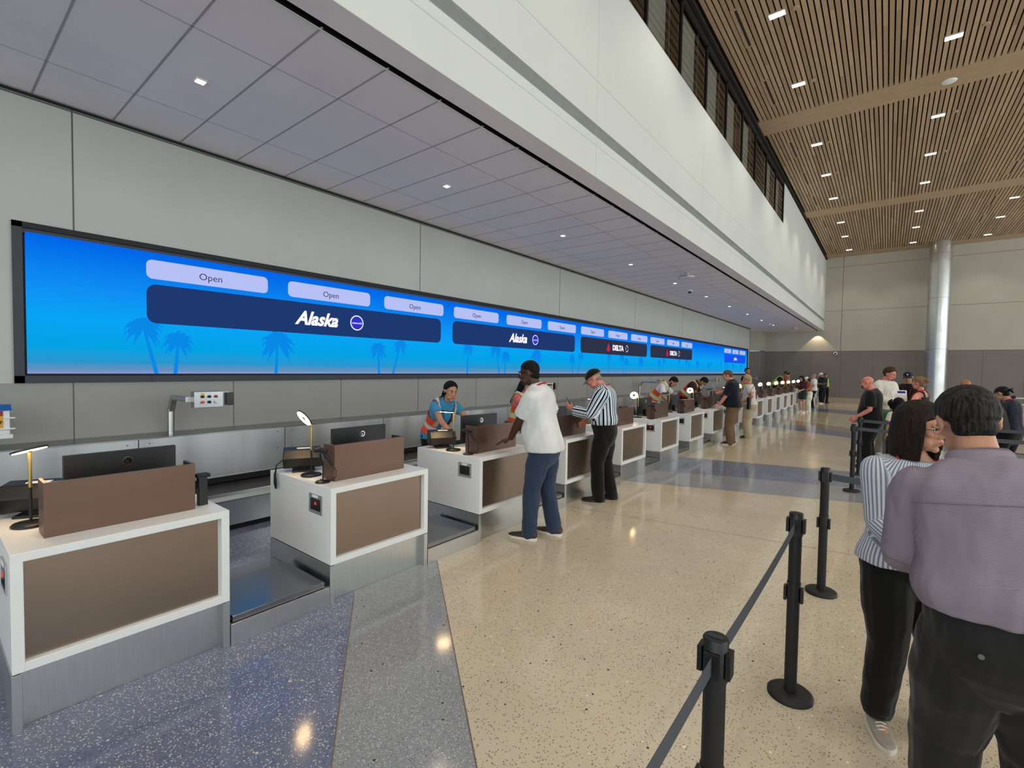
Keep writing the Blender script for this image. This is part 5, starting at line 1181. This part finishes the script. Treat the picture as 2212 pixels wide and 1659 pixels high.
# far agents and travellers
def far(label, loc, facing, H, sex, skinm, **kw):
    kw.setdefault('voxel', .012); return std(label, loc, facing, H, sex, skinm, **kw)
def exv(mat, **k): return lambda F, t: vest(F, t, mat, .014, **k)
far('person with short black hair and a lime vest standing behind the blond woman', (-4.46, 21.0), (.8, -.5), 1.82, 'm', 'skin_olive', shirtc='c_black', pants='c_black', hairc=('hair_black', dict(th=.016, voxel=.01)), extra=exv('vest_lime', gap=.03))
far('person with a shaved head in a lime vest bending forward over a desk', (-4.42, 26.6), (1, .2), 1.84, 'm', 'skin_brown', shirtc='c_black', pants='c_black', world_hands=[(-3.9, 26.3, .89), (-3.85, 26.9, .89)], figkw=dict(lean=40, bend=14, hp=10), extra=exv('vest_lime', gap=.05))
far('person with black hair and an orange top behind the row of lit lamps', (-4.36, 29.2), (1, .1), 1.66, 'm', 'skin_olive', shirtc='c_orange', pants='c_black', world_hands=[(-3.9, 28.9, .9), (-3.9, 29.4, .9)], hairc=('hair_black', dict(th=.018, tuft=.02, voxel=.01)), figkw=dict(lean=10, bend=10))
F, t = far('person with long dark hair, dark patterned top and green shorts reading a paper', (-2.72, 22.9), (-.5, -.9), 1.55, 'f', 'skin_tan', shirtc='c_maroon', hairc=('hair_black', dict(th=.018, curtain=[(.9, 5.38, .05, -.22, .012, -.02)], voxel=.01)), shoes=('shoe_white', 'sole_white'), hands=[(.12, .3, 1.05), (-.12, .3, 1.05)], figkw=dict(hp=20, bend=8), shirtkw=dict(z0=.98, sleeve=1.3, infl=.02),
    extra=lambda F, t: trousers(F, t, 'c_darkgreen', .012, ends=.5, infl=.02))
held(F, t, 0, .2, .28, .002, 'paper', 'document', 'white page held by the person with long dark hair and green shorts', 'paper', (-.1, .05, .03), (0, -.6, .8), (0, 1, .4))
far('person in a white cap, rust-coloured top and wide white trousers', (-2.60, 23.6), (-.7, -.7), 1.52, 'f', 'skin_brown', shirtc='c_rust', pants='c_offwhite', shoes=('shoe_white', 'sole_white'), hairc=('hair_black', dict(th=.010, curtain=[(1.7, 4.58, -.02, -.2, .01, -.01)], voxel=.01)), hands=[(.10, .3, 1.0), (-.10, .3, 1.0)], pantkw=dict(wide=1.5, infl=.03, hem=.03), figkw=dict(hp=28, bend=8), extra=lambda F, t: cap(F, 'c_offwhite', t))
far('person with black hair behind the grey-haired man in the white T-shirt', (-4.38, 29.95), (.9, -.5), 1.72, 'm', 'skin_olive', shirtc='c_black', pants='c_black', hairc=('hair_black', dict(th=.016, voxel=.01)), extra=exv('vest_lime', gap=.03))
far('person with short grey hair, white T-shirt and black trousers at a far counter', (-2.70, 26.35), (-1, -.1), 1.62, 'm', 'skin_pink', shirtc='c_white', pants='c_black', hairc=('hair_grey', dict(th=.006, voxel=.01)), hands=[(.18, .25, 1.0), (-.2, .22, 1.02)], shirtkw=dict(z0=.88, sleeve=.8, infl=.03, flare=.03, sflare=.02))
far('person in a lime vest just left of the man in the dark floral shirt', (-2.66, 31.3), (.6, -.8), 1.62, 'm', 'skin_olive', shirtc='c_black', pants='c_black', hairc=('hair_black', dict(th=.01, voxel=.01)), extra=exv('vest_lime', gap=.02))
far('person in a white hat, dark blue floral shirt and dark trousers at the far end', (-2.72, 30.4), (-.8, -.6), 1.68, 'm', 'skin_brown', shirtc='floral_navy', pants='c_navy', shoes=('shoe_white', 'sole_white'), hands=[(.12, .28, 1.12), (-.15, .28, 1.12)], figkw=dict(build=1.1, hp=14, bend=8), shirtkw=dict(z0=.88, sleeve=.9, infl=.04, flare=.03, sflare=.03), extra=lambda F, t: cap(F, 'c_white', t, size=1.05))
# queue on the right
def exb(F, t):
    lanyard(F, t, infl=.022); mb = MB(); mb.ell(F.hpt(0, .06, -.06), (.05, .05, .045), F.Mh, 16); small(mb, 'face_mask', 'c_black', t, F.k)
    b = MB(); q, m_ = F.at(1.2); b.tube([F.at(z)[0]+F.at(z)[1]@V(-(F.wd(z, .02)[0])*.80, .085, 0) for z in (1.34, 1.25, 1.15, 1.05, .97)], .010, 8, 0, True, .3, (0, 1, 0)); small(b, 'shirt_print', 'paper', t, F.k)
std('person with a bald head, black T-shirt, black trousers and dark face mask behind the tapes', (-.19, 10.58), (-.95, .10), 1.64, 'm', 'skin_pink', 'c_black', 'c_black', voxel=.008, hands=[(.20, .24, .92), (-.24, .20, .96)], facef={}, shirtkw=dict(z0=.88, sleeve=.82, infl=.03, flare=.02, sflare=.02), pantkw=dict(wide=1.3, infl=.02, hem=.04), figkw=dict(build=1.18, belly=.06, hp=10, bend=8), extra=exb)
def exy(F, t): lanyard(F, t, infl=.02, badge='black_gloss', drop_=1.15); mb = MB(); mb.ell(F.hpt(0, .078, -.098), (.02, .018, .016), F.Mh, 12); small(mb, 'beard', 'beard_dark', t, F.k)
std('person with swept brown hair, loose white long-sleeved top and red lanyard in the queue', (-.03, 12.25), (.62, -.55), 1.82, 'm', 'skin_pink', 'c_offwhite', 'c_grey', ('shoe_white', 'sole_white'), voxel=.008, hands=[(.16, .30, 1.05), (-.12, .32, 1.05)], hairc=('hair_brown', dict(th=.020, tuft=.03, line=[(0, .50), (.55, .46), (.9, .2), (1.15, -.1), (1.5, -.15), (1.8, -.4), (2.4, -.62), (3.15, -.66)])), facef=dict(brow='hair_brown'), shirtkw=dict(z0=.92, sleeve=1.8, infl=.036, flare=.015, sflare=.008), figkw=dict(hp=16, bend=6, hy=10), extra=exy)
std('person in a navy baseball cap with a white emblem, black T-shirt and red lanyard', (.35, 12.95), (-.12, -1), 1.74, 'm', 'skin_olive', 'c_black', 'c_black', voxel=.008, hands=[(.16, .28, 1.0), (-.16, .28, 1.0)], hairc=('hair_black', dict(th=.006)), facef={}, shirtkw=dict(z0=.88, sleeve=1.0, infl=.03, flare=.02, sflare=.02), figkw=dict(build=1.16, hp=12), lany=dict(infl=.034), extra=lambda F, t: cap(F, 'c_navy', t, logo='paper'))
def exw(F, t):
    vest(F, t, 'c_black', .010, infl=.008, gap=0.0, z0=.92, name='tank_top', strap=(1.37, .055, .10)); lanyard(F, t, infl=.014)
    mb = MB(); mb.tube([F.at(.98)[0]+F.at(.98)[1]@V(x, .15+.03*math.cos(x*8), .03) for x in (-.2, -.1, 0, .1, .2)], .035, 10); small(mb, 'jacket', 'c_red', t, F.k)
F, t = std('person with a dark blond bun and black tank top, holding a printed page', (.47, 10.95), (-.75, .35), 1.64, 'f', 'skin_pink', None, 'c_navy', ('shoe_black', 'sole_white'), voxel=.008, world_hands=[(.30, 11.25, 1.15), (.20, 10.80, 1.20)], hairc=('hair_dirtyblond', dict(th=.010, bun=(0, -.135, .035, .042), tuft=.01, line=[(0, .5), (.7, .36), (1.05, 0), (1.4, -.4), (3.15, -.85)])), facef=dict(brow='hair_dirtyblond'),
    gestures=[None, dict(dirv=(-.1, .95, .3), nrm=(.9, 0, .2), curl=30)], figkw=dict(build=1.05, hy=-4, hp=6), extra=exw)
def exp(o, c, s_, u, n_): pass
b = MB(); b.box(-.105, .105, -.0015, .0015, -.15, .15); pg = b.build('document', 'paper'); pg.location = (.19, 10.83, 1.24); pg.rotation_euler = (R(-12), 0, R(18)); tag(pg, 'printed page with a dark blue heading held by the woman in the black tank top', 'paper')
b = MB(); b.box(-.03, .085, -.0025, -.0015, .095, .135); b.build('page_heading', 'led_navy', pg)
b = MB(); [b.box(-.08, .08 if j % 3 else .03, -.0022, -.0015, .07-.018*j, .073-.018*j) for j in range(11)]; b.build('page_text', 'seam_dark', pg)
std('child in a green T-shirt and grey trousers among the queue', (.10, 11.35), (.2, 1), 1.16, 'm', 'skin_child', 'c_green', 'c_grey', ('shoe_white', 'sole_white'), voxel=.011, hairc=('hair_black', dict(th=.02, voxel=.01)), shirtkw=dict(z0=.92, sleeve=.8, infl=.03, sflare=.02), pantkw=dict(wide=1.4, infl=.03), figkw=dict(headscale=1.22, build=.95), hands=[(.15, .28, 1.0), (-.15, .28, 1.0)])
std('child with long dark hair, cream T-shirt and black trousers, seen from behind', (.17, 10.35), (-.3, 1), 1.24, 'f', 'skin_child', 'c_cream', 'c_black', ('shoe_white', 'sole_white'), voxel=.011, hairc=('hair_black', dict(th=.02, voxel=.01, curtain=[(1.0, 5.28, .05, -.30, .014, -.02)])), shirtkw=dict(z0=.86, sleeve=.6, infl=.03, sflare=.02, flare=.02), pantkw=dict(wide=1.3, infl=.02), figkw=dict(headscale=1.18))
def exr(F, t): lanyard(F, t, infl=.02); cap(F, 'c_black', t, back=True)
std('person in a backward black cap, navy T-shirt and dark trousers at the right edge', (1.50, 10.5), (-.7, .55), 1.53, 'f', 'skin_tan', 'c_navy', 'c_black', voxel=.009, hands=[(.12, .30, 1.02), (-.16, .28, 1.02)], hairc=('hair_black', dict(th=.006, pony=([(0, -.10, .02), (0, -.14, 0), (0, -.15, -.06)], [.02, .024, .012]))), facef={}, shirtkw=dict(z0=.92, sleeve=.8, infl=.03, flare=.02, sflare=.02), pantkw=dict(wide=1.2), figkw=dict(build=1.2, bend=10, hp=18), extra=exr)
b = MB(); b.poly([(-.13, -.04, -.2), (.13, -.04, -.2), (.05, -.03, .16), (-.05, -.03, .16)], (0, .08, 0)); b.tube([(-.04, 0, .15), (0, .02, .36), (.04, 0, .15)], .008, 8); o = b.build('leather_bag', plain('bag_brown', (46, 32, 22), .6), None, .01); o.scale = (.8, .8, .8); o.location = (1.38, 10.24, 1.02); o.rotation_euler = (0, 0, R(20)); tag(o, 'brown leather bag hanging behind the shoulder of the person in the backward cap', 'bag')
std('person mostly hidden behind the lavender-shirt man, only a bald crown showing', (1.13, 11.9), (-.3, -1), 1.60, 'm', 'skin_brown', 'c_grey', 'c_black', voxel=.012)
t = thing('metal_railing', 'pale metal railing with a black knob behind the person in the backward cap', 'railing', (2.2, 13.0, 0))
b = MB()
for z in (1.25, 1.13): b.tube([(-.95, 0, z), (.8, 0, z)], .022, 10)
b.tube([(-.93, 0, 0), (-.93, 0, 1.25)], .02, 10); b.tube([(.78, 0, 0), (.78, 0, 1.25)], .02, 10); b.build('rails', 'column_metal', t)
b = MB(); b.ell((-.3, -.03, 1.27), (.04, .04, .03)); b.ell((-.3, -.03, 1.17), (.02, .03, .02)); b.build('knob', 'black_plastic', t)
# the couple in front: woman in seersucker stripes
def exl(F, t):
    glasses(F, t, 'bronze'); lanyard(F, t, infl=.018, wide=.013)
    w_, d, yc = F.wd(1.27, .0); mb = MB(); rs = []
    for z in (1.20, 1.215, 1.30, 1.315):
        q, m_ = F.at(z); wf, df, ycf = F.wd(z, .024); g = .0 if z in (1.20, 1.315) else .004; rs.append([q+m_@V(x, ycf+df*math.sqrt(max(0, 1-(x/wf)**2.3))+g, 0) for x in (.035, .06, .09, .115)]+[q+m_@V(x, ycf+df*math.sqrt(max(0, 1-(x/wf)**2.3))-.02, 0) for x in (.115, .09, .06, .035)])
    p = small(mb.rings(rs), 'chest_pocket', 'pocket_stripes', t, F.k); coords(p, F, False)
BOB = dict(th=.022, line=[(0, .30), (.6, .15), (.85, -.3), (1.2, -1.2), (3.15, -1.2)], curtain=[(.80, 5.48, .06, -.165, .016, -.004)], voxel=.0045, smooth=5)
F, t = std('person with a dark bob, glasses, grey-striped shirt and black trousers in the foreground', (.10, 2.86), (.50, -.87), 1.555, 'f', 'skin_tan', 'seersucker_shirt', 'c_black', ('shoe_grey', 'sole_white'), voxel=.005,
    hands=[(.10, .26, 1.02), (-.14, .28, 1.05)], hairc=('hair_dark', BOB), facef=dict(brow='hair_dark'), gestures=[dict(nrm=(-.7, 0, .6)), dict(nrm=(.7, 0, .6))], laces='paper',
    shirtkw=dict(z0=.90, sleeve=1.85, infl=.026, flare=.014, fold=.006, sflare=.008, seed=11, top=1.455), pantkw=dict(wide=1.18, infl=.018, hem=.13, fold=.006), figkw=dict(build=1.08, bend=4, hp=2, hy=24, feet=[(.12, .02, 12), (-.14, .0, -16)], poles=[(.4, -.8, -.6), (-.4, -.8, -.6)]), extra=exl)
held(F, t, 0, .10, .15, .002, 'paper', 'document', 'small folded white paper in the hand of the woman in stripes', 'paper', (.0, .01, .03), (0, -.5, .8), (.3, 1, .3))
# man in the lavender shirt seen from behind
def exm(F, t):
    b = MB()  # yoke seam across the back of the shirt
    b.tube([F.at(1.335)[0]+F.at(1.335)[1]@V(x, F.wd(1.335, .034)[2]-F.wd(1.335, .034)[1]*max(0, 1-(abs(x)/F.wd(1.335, .036)[0])**2.35)**(1/2.35)-.001, .0) for x in [-.20+.02*i for i in range(21)]], .0016, 6); sh = [o for o in bpy.data.objects if o.parent == t and o.name.startswith('shirt')][0]; small(b, 'yoke_seam', 'lavender_seam', sh, F.k)
    b = MB(); b.lathe([(.008, 0), (.008, .003)], (0, 0, 0), 14, axis='y'); q, m_ = F.at(.90); v_ = []; w_, d, yc = F.wd(.90, .03)
    for p in b.v: v_.append(q+m_@(V(-.075, yc-d-.004, 0)+V(*p)))
    b.v = v_; tr = [o for o in bpy.data.objects if o.parent == t and o.name.startswith('trousers')][0]; small(b, 'pocket_button', 'seam_dark', tr, F.k)
plain('lavender_seam', (112, 98, 118), .8)
std('person with short dark greying hair, lavender shirt and charcoal trousers, seen from behind', (.305, 2.08), (-.06, 1), 1.67, 'm', 'skin_tan', 'lavender_check', 'c_charcoal', ('shoe_black', 'sole_dark'), voxel=.005,
    hands=[(.14, .30, 1.10), (-.08, .30, 1.10)], hairc=('hair_salt', dict(th=.012, nape=.062, tuft=.006, voxel=.004, line=[(0, .50), (.55, .44), (.9, .16), (1.15, -.22), (1.5, -.20), (1.75, -.40), (2.1, -.80), (2.6, -.92), (3.15, -.94)])), facef={},
    shirtkw=dict(z0=.99, sleeve=1.45, infl=.026, flare=.0, tuck=.03, fold=.012, collar='lavender_check', sflare=.012, seed=21), pantkw=dict(top=1.03, infl=.022, wide=1.3, fold=.008, hem=.03, seed=9),
    figkw=dict(build=.99, belly=.03, lean=3, bend=10, side=-7, hp=12, hy=8, feet=[(.14, 0, 8), (-.13, .02, -8)], poles=[(.6, -.3, -1), (-.6, -.3, -1)]), extra=exm)
